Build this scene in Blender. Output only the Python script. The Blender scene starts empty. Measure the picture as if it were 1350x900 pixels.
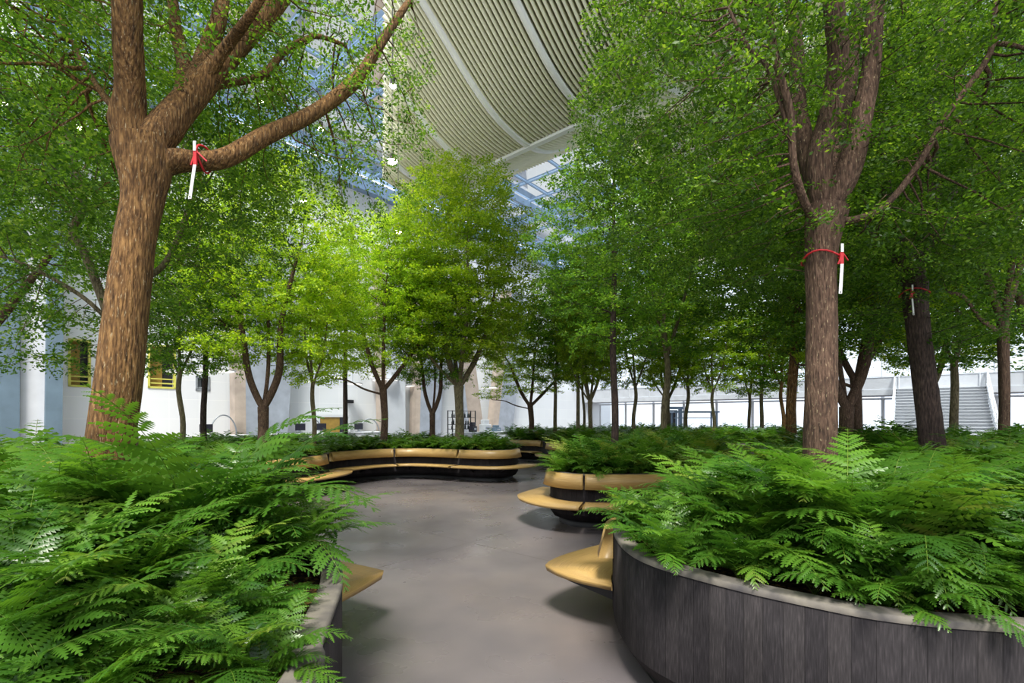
import bpy, bmesh, math, random
import numpy as np
from mathutils import Vector, Matrix

# ------------------------------------------------------------------ camera, world, light
S = bpy.context.scene
COL = S.collection
CAM_Z, FPX, HOR = 1.8, 637.5, 552.0
cam_d = bpy.data.cameras.new('camera'); cam = bpy.data.objects.new('camera', cam_d); COL.objects.link(cam)
cam.location = (0, 0, CAM_Z); cam.rotation_euler = (math.pi/2, 0, 0)
cam_d.sensor_width = 36; cam_d.lens = 36*FPX/1350; cam_d.shift_y = (HOR-450)/1350
cam_d.clip_start = .05; cam_d.clip_end = 400
S.camera = cam
S.view_settings.view_transform = 'Standard'; S.view_settings.look = 'None'
S.view_settings.gamma = 1; S.view_settings.use_curve_mapping = False
S.view_settings.exposure = 0.55
W = bpy.data.worlds.new('world'); S.world = W; W.use_nodes = True
bg = W.node_tree.nodes['Background']; bg.inputs[0].default_value = (.88, .93, 1, 1); bg.inputs[1].default_value = 1.2
sun_d = bpy.data.lights.new('sun', 'SUN'); sun_d.energy = 4.6; sun_d.angle = math.radians(14); sun_d.color = (1, .95, .86)
sun = bpy.data.objects.new('sun', sun_d); COL.objects.link(sun); sun.rotation_euler = (math.radians(28), math.radians(-12), math.radians(20))
S.cycles.max_bounces = 8; S.cycles.diffuse_bounces = 4; S.cycles.transparent_max_bounces = 12; S.cycles.transmission_bounces = 4
S.cycles.use_denoising = True
S.cycles.sample_clamp_indirect = 6

# ------------------------------------------------------------------ helpers
RU = math.radians(40)
U = np.array([math.sin(RU), math.cos(RU)]); V = np.array([-math.cos(RU), math.sin(RU)])   # the hall's own axes
def UV(u, v, z=0.): p = U*u + V*v; return (float(p[0]), float(p[1]), z)
def P(px, py, z):
    d = (z-CAM_Z)*FPX/(HOR-py); return np.array([(px-675)/FPX*d, d, z])
def Q(px, py, d): return np.array([(px-675)/FPX*d, d, CAM_Z+(HOR-py)*d/FPX])

def tag(o, label=None, cat=None, group=None, kind=None):
    if label: o['label'] = label
    if cat: o['category'] = cat
    if group: o['group'] = group
    if kind: o['kind'] = kind
    return o
def empty(name, loc=(0, 0, 0), rz=0., label=None, cat=None, group=None):
    o = bpy.data.objects.new(name, None); o.empty_display_size = .1; COL.objects.link(o)
    o.location = [float(c) for c in loc]; o.rotation_euler = (0, 0, rz); return tag(o, label, cat, group)
def link(name, me, parent=None):
    o = bpy.data.objects.new(name, me); COL.objects.link(o)
    if parent: o.parent = parent
    return o
def np_mesh(name, v, f, mat, smooth=False, tint=None, uv=None):
    """v (n,3), f (m,k) all faces of one size"""
    v = np.asarray(v, np.float32); f = np.asarray(f, np.int32); m, k = f.shape
    me = bpy.data.meshes.new(name)
    me.vertices.add(len(v)); me.vertices.foreach_set('co', v.ravel())
    me.loops.add(m*k); me.loops.foreach_set('vertex_index', f.ravel())
    me.polygons.add(m); me.polygons.foreach_set('loop_start', np.arange(0, m*k, k, dtype=np.int32))
    if smooth: me.polygons.foreach_set('use_smooth', np.ones(m, bool))
    if tint is not None:
        a = me.attributes.new('tint', 'FLOAT', 'FACE'); a.data.foreach_set('value', np.asarray(tint, np.float32))
    if uv is not None:
        l = me.uv_layers.new(name='uv'); l.data.foreach_set('uv', np.asarray(uv, np.float32)[f.ravel()].ravel())
    me.materials.append(mat); me.update(calc_edges=True); me.validate()
    return me
class MB:
    """collects boxes, tubes and polygons for one mesh"""
    def __init__(s): s.v = []; s.f = []
    def add(s, v, f):
        n = len(s.v); s.v += [tuple(float(c) for c in p) for p in v]; s.f += [tuple(i+n for i in q) for q in f]; return s
    def box(s, c, d, rz=0., ax=None):
        """centre, size; ax = (xaxis, yaxis) unit vectors or rz"""
        x, y, z = d[0]/2, d[1]/2, d[2]/2; ca, sa = math.cos(rz), math.sin(rz)
        vs = []
        for k in (-1, 1):
            for j, i in ((-1, -1), (-1, 1), (1, 1), (1, -1)):
                a, b = i*x, j*y; vs.append((c[0]+a*ca-b*sa, c[1]+a*sa+b*ca, c[2]+k*z))
        return s.add(vs, [(3, 2, 1, 0), (4, 5, 6, 7), (0, 1, 5, 4), (1, 2, 6, 5), (2, 3, 7, 6), (3, 0, 4, 7)])
    def prism(s, base, top):
        n = len(base); return s.add(list(base)+list(top), [tuple(range(n))[::-1], tuple(range(n, 2*n))]+[(i, (i+1) % n, n+(i+1) % n, n+i) for i in range(n)])
    def bar(s, a, b, w, h=None):
        a = Vector(a); b = Vector(b); d = (b-a).normalized(); up = Vector((0, 0, 1)) if abs(d.z) < .95 else Vector((1, 0, 0))
        x = d.cross(up).normalized(); y = x.cross(d).normalized(); h = h or w
        q = [x*w/2*i+y*h/2*j for i, j in ((-1, -1), (1, -1), (1, 1), (-1, 1))]
        return s.prism([a+c for c in q], [b+c for c in q])
    def tube(s, pts, r, n=10, cap=True):
        pts = [Vector(p) for p in pts]; m = len(pts); r = r if hasattr(r, '__len__') else [r]*m
        vs = []; x = None
        for i, p in enumerate(pts):
            d = (pts[min(i+1, m-1)]-pts[max(i-1, 0)]).normalized()
            if x is None: x = d.orthogonal().normalized()
            x = (x-d*x.dot(d)).normalized(); y = d.cross(x)
            vs += [p+(x*math.cos(2*math.pi*k/n)+y*math.sin(2*math.pi*k/n))*r[i] for k in range(n)]
        fs = [(i*n+k, i*n+(k+1) % n, (i+1)*n+(k+1) % n, (i+1)*n+k) for i in range(m-1) for k in range(n)]
        if cap: fs += [tuple(range(n))[::-1], tuple(range((m-1)*n, m*n))]
        return s.add(vs, fs)
    def build(s, name, mat, parent=None, smooth=False, bevel=0):
        me = bpy.data.meshes.new(name); me.from_pydata(s.v, [], s.f); me.materials.append(mat); me.update()
        bm = bmesh.new(); bm.from_mesh(me); bmesh.ops.recalc_face_normals(bm, faces=bm.faces); bm.to_mesh(me); bm.free()
        if smooth: me.polygons.foreach_set('use_smooth', [len(p.vertices) == 4 for p in me.polygons])
        o = link(name, me, parent)
        if bevel:
            b = o.modifiers.new('bevel', 'BEVEL'); b.width = bevel; b.segments = 2
        return o
def struct(o, label=None): o['kind'] = 'structure'; return o

# ------------------------------------------------------------------ materials
def nmat(name, rough=.6, spec=.5, metal=0., col=(.5, .5, .5)):
    m = bpy.data.materials.new(name); m.use_nodes = True; t = m.node_tree; b = t.nodes['Principled BSDF']
    b.inputs['Roughness'].default_value = rough; b.inputs['Specular IOR Level'].default_value = spec; b.inputs['Metallic'].default_value = metal
    b.inputs['Base Color'].default_value = (*col, 1); return m, t, b
def N(t, typ, **kw):
    n = t.nodes.new(typ)
    for k, v in kw.items():
        if k in n.inputs: n.inputs[k].default_value = v
        else: setattr(n, k, v)
    return n
def ramp(t, fac, stops):
    r = t.nodes.new('ShaderNodeValToRGB'); e = r.color_ramp.elements
    while len(e) < len(stops): e.new(.5)
    for i, (p, c) in enumerate(stops): e[i].position = p; e[i].color = (*c, 1)
    t.links.new(fac, r.inputs[0]); return r.outputs[0]
def noise(t, scale, detail=3, vec=None, sc=(1, 1, 1), coord='Object'):
    tc = t.nodes.new('ShaderNodeTexCoord'); mp = t.nodes.new('ShaderNodeMapping'); mp.inputs['Scale'].default_value = sc
    t.links.new(vec if vec else tc.outputs[coord], mp.inputs[0])
    n = N(t, 'ShaderNodeTexNoise', Scale=scale, Detail=detail); t.links.new(mp.outputs[0], n.inputs['Vector']); return n.outputs['Fac']
def bump(t, b, h, s, d=.02):
    n = N(t, 'ShaderNodeBump', Strength=s, Distance=d); t.links.new(h, n.inputs['Height']); t.links.new(n.outputs[0], b.inputs['Normal'])
def mixc(t, f, a, b, mode='MIX'):
    n = t.nodes.new('ShaderNodeMix'); n.data_type = 'RGBA'; n.blend_type = mode
    for s_, x in ((n.inputs[0], f), (n.inputs[6], a), (n.inputs[7], b)):
        if isinstance(x, (int, float)): s_.default_value = x
        elif isinstance(x, tuple): s_.default_value = (*x, 1)
        else: t.links.new(x, s_)
    return n.outputs[2]
M = {}
def plain(name, col, rough=.6, var=.12, scale=6, metal=0., spec=.5):
    m, t, b = nmat(name, rough, spec, metal)
    c0 = tuple(c*(1-var) for c in col); c1 = tuple(min(1, c*(1+var)) for c in col)
    t.links.new(ramp(t, noise(t, scale, 4), [(.3, c0), (.7, c1)]), b.inputs[0]); M[name] = m; return m
# polished concrete floor with fine aggregate and warm stains
m, t, b = nmat('floor_concrete', .3, .5); M['floor'] = m
big = ramp(t, noise(t, .35, 5), [(.3, (.10, .09, .097)), (.5, (.138, .124, .128)), (.72, (.185, .155, .14))])
med = ramp(t, noise(t, 1.1, 3), [(.3, (.82, .82, .85)), (.7, (1.12, 1.1, 1.08))])
c = mixc(t, 1., big, med, 'MULTIPLY')
vo = N(t, 'ShaderNodeTexVoronoi', Scale=120.); tc = t.nodes.new('ShaderNodeTexCoord'); t.links.new(tc.outputs['Object'], vo.inputs['Vector'])
sp = ramp(t, vo.outputs['Distance'], [(.12, (1, 1, 1)), (.22, (0, 0, 0))])
wn = ramp(t, noise(t, 25, 2), [(.5, (0, 0, 0)), (.66, (.3, .3, .3))])
msk = mixc(t, 1., sp, wn, 'MULTIPLY')
c = mixc(t, msk, c, (.34, .32, .3))
br = N(t, 'ShaderNodeTexBrick', Scale=1.); br.offset = 0
mp = t.nodes.new('ShaderNodeMapping'); mp.inputs['Rotation'].default_value = (0, 0, math.radians(40)); t.links.new(tc.outputs['Object'], mp.inputs[0]); t.links.new(mp.outputs[0], br.inputs['Vector'])
for k, v_ in (('Brick Width', 5.), ('Row Height', 5.), ('Mortar Size', .008), ('Mortar Smooth', .3)): br.inputs[k].default_value = v_
c = mixc(t, br.outputs['Fac'], c, (.07, .06, .06)); t.links.new(c, b.inputs[0])
t.links.new(ramp(t, noise(t, 1.2, 4), [(.3, (.22,)*3), (.7, (.4,)*3)]), b.inputs['Roughness'])
# dark stained vertical boards of the planters (u along the wall)
def boards():
    m, t, b = nmat('dark_boards', .75, .12); M['boards'] = m
    uv = N(t, 'ShaderNodeUVMap'); sx = t.nodes.new('ShaderNodeSeparateXYZ'); t.links.new(uv.outputs[0], sx.inputs[0])
    d = N(t, 'ShaderNodeMath', operation='DIVIDE'); d.inputs[1].default_value = .095; t.links.new(sx.outputs[0], d.inputs[0])
    fl = N(t, 'ShaderNodeMath', operation='FLOOR'); t.links.new(d.outputs[0], fl.inputs[0])
    fr = N(t, 'ShaderNodeMath', operation='FRACT'); t.links.new(d.outputs[0], fr.inputs[0])
    wn = N(t, 'ShaderNodeTexWhiteNoise', noise_dimensions='1D'); t.links.new(fl.outputs[0], wn.inputs['W'])
    base = ramp(t, wn.outputs['Value'], [(0, (.018, .016, .018)), (.5, (.023, .0205, .0225)), (1, (.030, .0265, .028))])
    st = ramp(t, noise(t, 9, 6, uv.outputs[0], (14, 1.2, 1)), [(.25, (.55,)*3), (.55, (1,)*3), (.8, (1.9, 1.85, 1.8))])
    c = mixc(t, 1., base, st, 'MULTIPLY')
    cl = ramp(t, noise(t, 1.6, 3, uv.outputs[0]), [(.35, (.75,)*3), (.7, (1.35,)*3)]); c = mixc(t, 1., c, cl, 'MULTIPLY')
    gap = ramp(t, fr.outputs[0], [(0, (.35,)*3), (.035, (1,)*3), (.97, (1,)*3), (1, (.35,)*3)])
    c = mixc(t, 1., c, gap, 'MULTIPLY'); t.links.new(c, b.inputs[0]); bump(t, b, noise(t, 9, 6, uv.outputs[0], (14, 1.2, 1)), .35, .01)
boards()
def wood():
    m, t, b = nmat('light_bamboo', .38, .5); M['wood'] = m
    uv = N(t, 'ShaderNodeUVMap')
    n1 = noise(t, 8, 6, uv.outputs[0], (.5, 22, 1)); n2 = noise(t, 1.3, 3, uv.outputs[0], (1, 2, 1))
    a = ramp(t, n1, [(.25, (.26, .155, .05)), (.5, (.42, .27, .095)), (.75, (.54, .37, .15))])
    d = ramp(t, n2, [(.3, (.82, .8, .78)), (.7, (1.1, 1.1, 1.1))]); t.links.new(mixc(t, 1., a, d, 'MULTIPLY'), b.inputs[0])
wood()
m, t, b = nmat('rim_concrete', .7, .3); M['rim'] = m
t.links.new(ramp(t, noise(t, 7, 6), [(.3, (.065, .06, .06)), (.5, (.12, .108, .095)), (.75, (.2, .18, .145))]), b.inputs[0]); bump(t, b, noise(t, 40, 4), .2, .01)
m, t, b = nmat('soil', .9, .2); M['soil'] = m
vo = N(t, 'ShaderNodeTexVoronoi', Scale=45.)
tc = t.nodes.new('ShaderNodeTexCoord'); t.links.new(tc.outputs['Object'], vo.inputs['Vector'])
sxx = t.nodes.new('ShaderNodeSeparateColor'); t.links.new(vo.outputs['Color'], sxx.inputs[0])
t.links.new(ramp(t, sxx.outputs[0], [(0, (.02, .013, .008)), (.55, (.05, .03, .018)), (.8, (.1, .055, .025)), (1, (.3, .17, .05))]), b.inputs[0]); bump(t, b, vo.outputs['Distance'], .8, .03)
plain('black', (.012, .012, .014), .5)
plain('concrete', (.36, .39, .45), .75, .18, 1.6)
plain('warm_concrete', (.45, .37, .31), .75, .2, 1.4)  # pylon flanks: warm light on the side face is put into this colour
plain('pale_concrete', (.62, .64, .68), .7, .08, 1.5)
plain('blue_concrete', (.12, .18, .235), .7, .2, 1.2)
plain('white_paint', (.78, .79, .8), .5, .03, 3)
plain('canopy_fin', (.84, .82, .64), .6, .05, 3)
plain('canopy_back', (.2, .2, .11), .8, .05, 3)
plain('canopy_rib', (.84, .85, .84), .5, .03, 3)
plain('steel_blue', (.2, .3, .46), .4, .1, 4, spec=.6)
plain('steel_grey', (.35, .38, .42), .4, .1, 4, metal=.4)
plain('stair_grey', (.6, .62, .65), .6, .05, 3)
plain('white_metal', (.75, .77, .8), .35, .03, 4)
plain('red_strap', (.55, .02, .03), .5, .15, 20)
plain('white_strap', (.85, .85, .85), .5, .03, 20)
plain('screen_black', (.02, .02, .03), .3, .1, 4)
plain('yellow_wood', (.38, .24, .05), .5, .15, 5)
plain('yellow_paint', (.62, .6, .12), .5, .1, 3)
plain('orange_object', (.7, .3, .08), .5, .1, 8)
plain('desk_white', (.7, .72, .75), .4, .05, 5)
plain('bottle_green', (.03, .06, .05), .15, .1, 5)
m, t, b = nmat('wall_tile', .35, .5); M['tile'] = m
uvn = N(t, 'ShaderNodeUVMap'); br = N(t, 'ShaderNodeTexBrick', Scale=1.); br.offset = 0; t.links.new(uvn.outputs[0], br.inputs['Vector'])
for k, v_ in (('Brick Width', 1.2), ('Row Height', .9), ('Mortar Size', .012), ('Color1', (.78, .80, .83, 1)), ('Color2', (.81, .83, .85, 1)), ('Mortar', (.88, .89, .9, 1))): br.inputs[k].default_value = v_
t.links.new(br.outputs[0], b.inputs[0])
def glass(name, tintc=(.9, .96, 1), gl=.12):
    m = bpy.data.materials.new(name); m.use_nodes = True; t = m.node_tree; t.nodes.clear()
    o = t.nodes.new('ShaderNodeOutputMaterial'); tr = t.nodes.new('ShaderNodeBsdfTransparent'); tr.inputs[0].default_value = (*tintc, 1)
    g = t.nodes.new('ShaderNodeBsdfGlossy'); g.inputs['Roughness'].default_value = .03
    fr = N(t, 'ShaderNodeFresnel', IOR=1.45); mx = t.nodes.new('ShaderNodeMixShader')
    t.links.new(fr.outputs[0], mx.inputs[0]); t.links.new(tr.outputs[0], mx.inputs[1]); t.links.new(g.outputs[0], mx.inputs[2]); t.links.new(mx.outputs[0], o.inputs[0]); M[name] = m
glass('glass')
def emit(name, col, s):
    m, t, b = nmat(name, .5); b.inputs['Emission Color'].default_value = (*col, 1); b.inputs['Emission Strength'].default_value = s; M[name] = m
emit('lamp_glow', (1, .8, .5), 60); emit('pendant_glow', (1, .97, .9), 1.1)
def leafmat(name, stops, trans, rough=.45, tw=.4, spec=.4, nscale=.8):
    m = bpy.data.materials.new(name); m.use_nodes = True; t = m.node_tree; b = t.nodes['Principled BSDF']; o = t.nodes['Material Output']
    b.inputs['Roughness'].default_value = rough; b.inputs['Specular IOR Level'].default_value = spec
    a = N(t, 'ShaderNodeAttribute'); a.attribute_name = 'tint'
    c = ramp(t, a.outputs['Fac'], stops)
    oi = t.nodes.new('ShaderNodeObjectInfo'); hs = t.nodes.new('ShaderNodeHueSaturation')
    mr = N(t, 'ShaderNodeMapRange'); mr.inputs[3].default_value = .82; mr.inputs[4].default_value = 1.25; t.links.new(oi.outputs['Random'], mr.inputs[0]); t.links.new(mr.outputs[0], hs.inputs['Value'])
    t.links.new(c, hs.inputs['Color'])
    t.links.new(hs.outputs[0], b.inputs[0])
    tr = t.nodes.new('ShaderNodeBsdfTranslucent'); tc_ = mixc(t, 1., hs.outputs[0], trans, 'MULTIPLY'); t.links.new(tc_, tr.inputs[0])
    mx = t.nodes.new('ShaderNodeMixShader'); mx.inputs[0].default_value = tw
    t.links.new(b.outputs[0], mx.inputs[1]); t.links.new(tr.outputs[0], mx.inputs[2]); t.links.new(mx.outputs[0], o.inputs[0]); M[name] = m
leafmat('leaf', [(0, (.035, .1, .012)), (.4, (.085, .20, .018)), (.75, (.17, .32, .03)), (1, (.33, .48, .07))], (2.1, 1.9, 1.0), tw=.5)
leafmat('leaf_shaded', [(0, (.022, .06, .008)), (.4, (.055, .13, .012)), (.75, (.11, .22, .02)), (1, (.24, .36, .05))], (2.1, 1.9, 1.0), tw=.5)  # darker copy of the leaf colour, shade painted into the right-hand crowns
leafmat('leaf_lit', [(0, (.11, .22, .012)), (.5, (.25, .40, .02)), (1, (.46, .56, .04))], (2.0, 1.8, 1.0), tw=.5)  # lighter yellow-green copy, light painted into crowns that would render too dim
leafmat('fern', [(0, (.025, .085, .010)), (.5, (.06, .155, .014)), (.85, (.12, .24, .024)), (1, (.22, .26, .05))], (1.9, 1.8, 1.1), .33, .35, .5)
leafmat('fern_stem', [(0, (.1, .14, .04)), (1, (.16, .1, .04))], (1, 1, 1), .6, .0)
def bark(name, c0, c1, c2, fleck=True):
    m, t, b = nmat(name, .85, .25); M[name] = m
    n1 = noise(t, 16, 10, None, (4, 4, .7)); c = ramp(t, n1, [(.28, c0), (.5, c1), (.72, c2)])
    n3 = ramp(t, noise(t, 1.6, 4), [(.3, (.7,)*3), (.7, (1.25,)*3)]); c = mixc(t, 1., c, n3, 'MULTIPLY')
    if fleck:
        n2 = ramp(t, noise(t, 55, 3, None, (2, 2, .42)), [(.63, (0, 0, 0)), (.72, (.75, .75, .75))])
        c = mixc(t, n2, c, (.5, .4, .24))
    t.links.new(c, b.inputs[0]); bump(t, b, noise(t, 22, 10, None, (3.6, 3.6, .5)), 1., .03)
bark('bark_warm', (.035, .017, .007), (.16, .082, .03), (.34, .19, .07))
bark('bark_brown', (.035, .022, .016), (.11, .065, .045), (.2, .125, .085))
bark('bark_grey', (.07, .055, .032), (.2, .16, .095), (.34, .28, .17), False)
bark('bark_dark', (.022, .015, .013), (.06, .04, .034), (.12, .08, .065), False)

# ------------------------------------------------------------------ hall: floor, walls, roof
mb = MB(); mb.box((0, 22, -.05), (110, 76, .1)); struct(mb.build('floor', M['floor']))
VL, UF, ZR = 26., 45., 16.
def wall_uv(name, a, b, z0, z1, th, mat, holes=()):
    """wall from a to b (hall u,v); holes = (s0,s1,z0,z1) along the wall"""
    A = np.array(UV(*a)[:2]); B = np.array(UV(*b)[:2]); L = np.linalg.norm(B-A); d = (B-A)/L; n = np.array([-d[1], d[0]])
    ss = sorted({0., L, *[h[0] for h in holes], *[h[1] for h in holes]}); zs = sorted({z0, z1, *[h[2] for h in holes], *[h[3] for h in holes]})
    vs, fs, uvs = [], [], []
    def face(pts, u):
        k = len(vs); vs.extend(pts); uvs.extend(u); fs.append((k, k+1, k+2, k+3))
    def pt(s, z, o): p = A+d*s+n*o; return (p[0], p[1], z)
    inh = lambda s, z: any(h[0] < s < h[1] and h[2] < z < h[3] for h in holes)
    for i in range(len(ss)-1):
        for j in range(len(zs)-1):
            if inh((ss[i]+ss[i+1])/2, (zs[j]+zs[j+1])/2): continue
            for o in (0, th): face([pt(ss[i], zs[j], o), pt(ss[i+1], zs[j], o), pt(ss[i+1], zs[j+1], o), pt(ss[i], zs[j+1], o)], [(ss[i], zs[j]), (ss[i+1], zs[j]), (ss[i+1], zs[j+1]), (ss[i], zs[j+1])])
    for (s0, s1, q0, q1) in list(holes)+[(0, L, z0, z1)]:
        for (a1, b1, a2, b2) in ((s0, q0, s1, q0), (s1, q0, s1, q1), (s1, q1, s0, q1), (s0, q1, s0, q0)):
            face([pt(a1, b1, 0), pt(a2, b2, 0), pt(a2, b2, th), pt(a1, b1, th)], [(a1, b1), (a2, b2), (a2, b2), (a1, b1)])
    return struct(link(name, np_mesh(name, vs, fs, mat, uv=uvs)))
def wall_s(px):    # where a column of the photo meets the left wall
    a = (px-675)/FPX; d = VL/(.643-.766*a); return (.643*a+.766)*d, d
def wz(py, d): return CAM_Z+(HOR-py)*d/FPX
holes = []; U0 = 2.
for (x0, x1, y0, y1) in ((90, 120, 447, 510), (195, 232, 455, 512), (258, 277, 496, 515)):
    (s0, d0), (s1, d1) = wall_s(x0), wall_s(x1); dm = (d0+d1)/2; holes.append((s0-U0, s1-U0, wz(y1, dm), wz(y0, dm)))
wall_uv('wall_left', (U0, VL), (UF+3, VL), 0, ZR, .5, M['tile'], holes)
wall_rz = math.pi/2-RU
# the openings: yellow lined recesses with a rail
for k, (s0, s1, z0, z1) in enumerate(holes):
    w_ = empty(f'window_{k+1}', UV(U0+(s0+s1)/2, VL+.25, z0)); w_['kind'] = 'structure'; w_.rotation_euler[2] = wall_rz
    w, h = s1-s0, z1-z0
    f = MB()
    for (cx, cz, sx, sz) in ((-w/2+.04, h/2, .08, h), (w/2-.04, h/2, .08, h), (0, .04, w, .08), (0, h-.04, w, .08)): f.box((cx, -.2, cz), (sx, .16, sz))
    f.box((0, -.22, h*.22), (w, .05, .05)); f.box((0, -.22, h*.12), (w, .05, .05))
    f.build('window_frame', M['yellow_paint' if k < 2 else 'steel_grey'], w_)
    MB().box((-w*.2, .2, h/2), (w*.6, .06, h)).build('window_panel', M['yellow_wood' if k < 2 else 'concrete'], w_)
    MB().box((w*.25, .24, h/2), (w*.5, .04, h)).build('window_pane', M['screen_black'], w_)
# top beam over the left wall, roof steel and glass
def hbar(mb, a, b, z, w, h): mb.bar(UV(*a, z), UV(*b, z), w, h)
mb = MB(); hbar(mb, (U0, VL-.3), (UF, VL-.3), ZR-.1, .5, .7); struct(mb.build('trim_1', M['steel_blue']))
mb = MB()
for u in np.arange(2, UF+1, 8.6): hbar(mb, (u, -34), (u, VL), ZR+.2, .14, .3)
for v in np.arange(VL-6, -34, -7.5): hbar(mb, (2, v), (UF, v), ZR+.15, .16, .4)
for v in np.arange(VL-2.5, -34, -2.5): hbar(mb, (2, v), (UF, v), ZR+.38, .06, .09)
for u in np.arange(2, UF+1, 2.15): hbar(mb, (u, -34), (u, VL), ZR+.38, .06, .09)
struct(mb.build('ceiling', M['steel_blue']))
q = [UV(2, -34, ZR+.45), UV(UF, -34, ZR+.45), UV(UF, VL, ZR+.45), UV(2, VL, ZR+.45)]
me = np_mesh('roof_glass', q, [(0, 1, 2, 3)], M['glass']); struct(link('window_roof', me))
# far facade: glazed wall, mullions, gallery
mb = MB()
for v in np.arange(VL, -40, -3.0): mb.bar(UV(UF+.6, v, 0), UV(UF+.6, v, ZR), .12, .2)
for z in (3.3, 4.7, 8.5, 12.5, ZR): hbar(mb, (UF+.6, VL), (UF+.6, -40), z, .2, .14)
struct(mb.build('trim_2', M['white_metal']))
q = [UV(UF+.7, VL, 0), UV(UF+.7, -40, 0), UV(UF+.7, -40, ZR), UV(UF+.7, VL, ZR)]
struct(link('window_facade', np_mesh('facade_glass', q, [(0, 1, 2, 3)], M['glass'])))
mb = MB(); mb.prism([UV(UF-2.6, VL, 3.45), UV(UF+.4, VL, 3.45), UV(UF+.4, -40, 3.45), UV(UF-2.6, -40, 3.45)], [UV(UF-2.6, VL, 3.85), UV(UF+.4, VL, 3.85), UV(UF+.4, -40, 3.85), UV(UF-2.6, -40, 3.85)])
struct(mb.build('wall_gallery', M['pale_concrete']))
gr = empty('gallery_railing', UV(UF-2.6, 0, 3.85), label='pale railing along the edge of the far gallery', cat='railing')
def to_local(root, pts): return [tuple(np.array(p)-np.array(root.location)) for p in pts]
mb = MB(); mb.bar(*to_local(gr, [UV(UF-2.58, VL, 4.75), UV(UF-2.58, -40, 4.75)]), .06); mb.build('handrail', M['white_metal'], gr)
mb = MB(); mb.bar(*to_local(gr, [UV(UF-2.55, VL, 4.28), UV(UF-2.55, -40, 4.28)]), .02, .84); mb.build('railing_panel', M['pale_concrete'], gr)
for v in np.arange(VL-1, -40, -2.): mb = MB(); mb.bar(*to_local(gr, [UV(UF-2.62, v, 3.85), UV(UF-2.62, v, 4.75)]), .05); mb.build('railing_post', M['white_metal'], gr)
# white plaza beyond the glazing
mb = MB(); mb.prism([UV(UF+1, 60, -.12), UV(UF+1, -80, -.12), UV(UF+60, -80, -.12), UV(UF+60, 60, -.12)], [UV(UF+1, 60, -.02), UV(UF+1, -80, -.02), UV(UF+60, -80, -.02), UV(UF+60, 60, -.02)])
struct(mb.build('ground', M['white_paint']))

# ------------------------------------------------------------------ planters with benches
def smooth_closed(ctrl, n=360):
    c = np.array(ctrl, float); m = len(c); out = []
    for i in range(m):
        p0, p1, p2, p3 = c[(i-1) % m], c[i], c[(i+1) % m], c[(i+2) % m]
        for t_ in np.linspace(0, 1, 24, endpoint=False):
            out.append(.5*((2*p1)+(-p0+p2)*t_+(2*p0-5*p1+4*p2-p3)*t_**2+(-p0+3*p1-3*p2+p3)*t_**3))
    out = np.array(out); d = np.r_[0, np.cumsum(np.linalg.norm(np.roll(out, -1, 0)-out, axis=1))]
    s = np.linspace(0, d[-1], n, endpoint=False); o2 = np.vstack([out, out[:1]])
    return np.c_[np.interp(s, d, o2[:, 0]), np.interp(s, d, o2[:, 1])], d[-1]
class Loop:
    def __init__(s, ctrl, n=420):
        s.p, s.L = smooth_closed(ctrl, n); s.n = n
        area = np.sum(s.p[:, 0]*np.roll(s.p[:, 1], -1)-np.roll(s.p[:, 0], -1)*s.p[:, 1])
        if area < 0: s.p = s.p[::-1].copy()
        t_ = np.roll(s.p, -1, 0)-np.roll(s.p, 1, 0); t_ /= np.linalg.norm(t_, axis=1)[:, None]; s.nrm = np.c_[t_[:, 1], -t_[:, 0]]
    def near(s, x, y): return int(np.argmin(np.sum((s.p-np.array([x, y]))**2, 1)))
    def inside(s, q, off=0.):
        pp = s.p-s.nrm*off; x, y = q[:, 0], q[:, 1]; r = np.zeros(len(q), bool); a = pp; b_ = np.roll(pp, -1, 0)
        for (x1, y1), (x2, y2) in zip(a, b_):
            c_ = ((y1 > y) != (y2 > y)); r ^= c_ & (x < (x2-x1)*(y-y1)/(y2-y1+1e-12)+x1)
        return r
    def dist(s, q): return np.sqrt(((q[:, None]-s.p[None])**2).sum(2).min(1))
def sweep(loop, prof, mat, name, parent, i0=None, i1=None, wfun=None, vertical_uv=True):
    """sweep a closed profile [(offset,z)] along the loop; wfun(frac) scales offsets > .3"""
    full = i0 is None
    if full: idx = np.arange(loop.n+1)
    else:
        if i1 <= i0: i1 += loop.n
        idx = np.arange(i0, i1+1)
    k = len(prof); m = len(idx); vs = np.zeros((m, k+1, 3)); uv = np.zeros((m, k+1, 2)); org = np.array(parent.location)
    pr = list(prof)+[prof[0]]; cum = np.r_[0, np.cumsum([math.hypot(pr[j+1][0]-pr[j][0], pr[j+1][1]-pr[j][1]) for j in range(k)])]
    for a, i in enumerate(idx):
        p, nn = loop.p[i % loop.n], loop.nrm[i % loop.n]; w = wfun(a/(m-1)) if wfun else 1
        for j, (o, z) in enumerate(pr):
            oo = o*w if o > .3 else o
            vs[a, j] = (p[0]+nn[0]*oo-org[0], p[1]+nn[1]*oo-org[1], z-org[2]); uv[a, j] = (i*loop.L/loop.n, cum[j])
    K = k+1; g = np.arange(m*K).reshape(m, K)
    f = np.stack([g[:-1, :-1], g[1:, :-1], g[1:, 1:], g[:-1, 1:]], -1).reshape(-1, 4)
    v = vs.reshape(-1, 3); u_ = uv.reshape(-1, 2)
    if not full and k == 4: f = np.vstack([f, [[g[0, 3], g[0, 2], g[0, 1], g[0, 0]], [g[-1, 0], g[-1, 1], g[-1, 2], g[-1, 3]]]])
    o = link(name, np_mesh(name, v, f, mat, uv=u_), parent); return o
SOIL = .80
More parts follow.
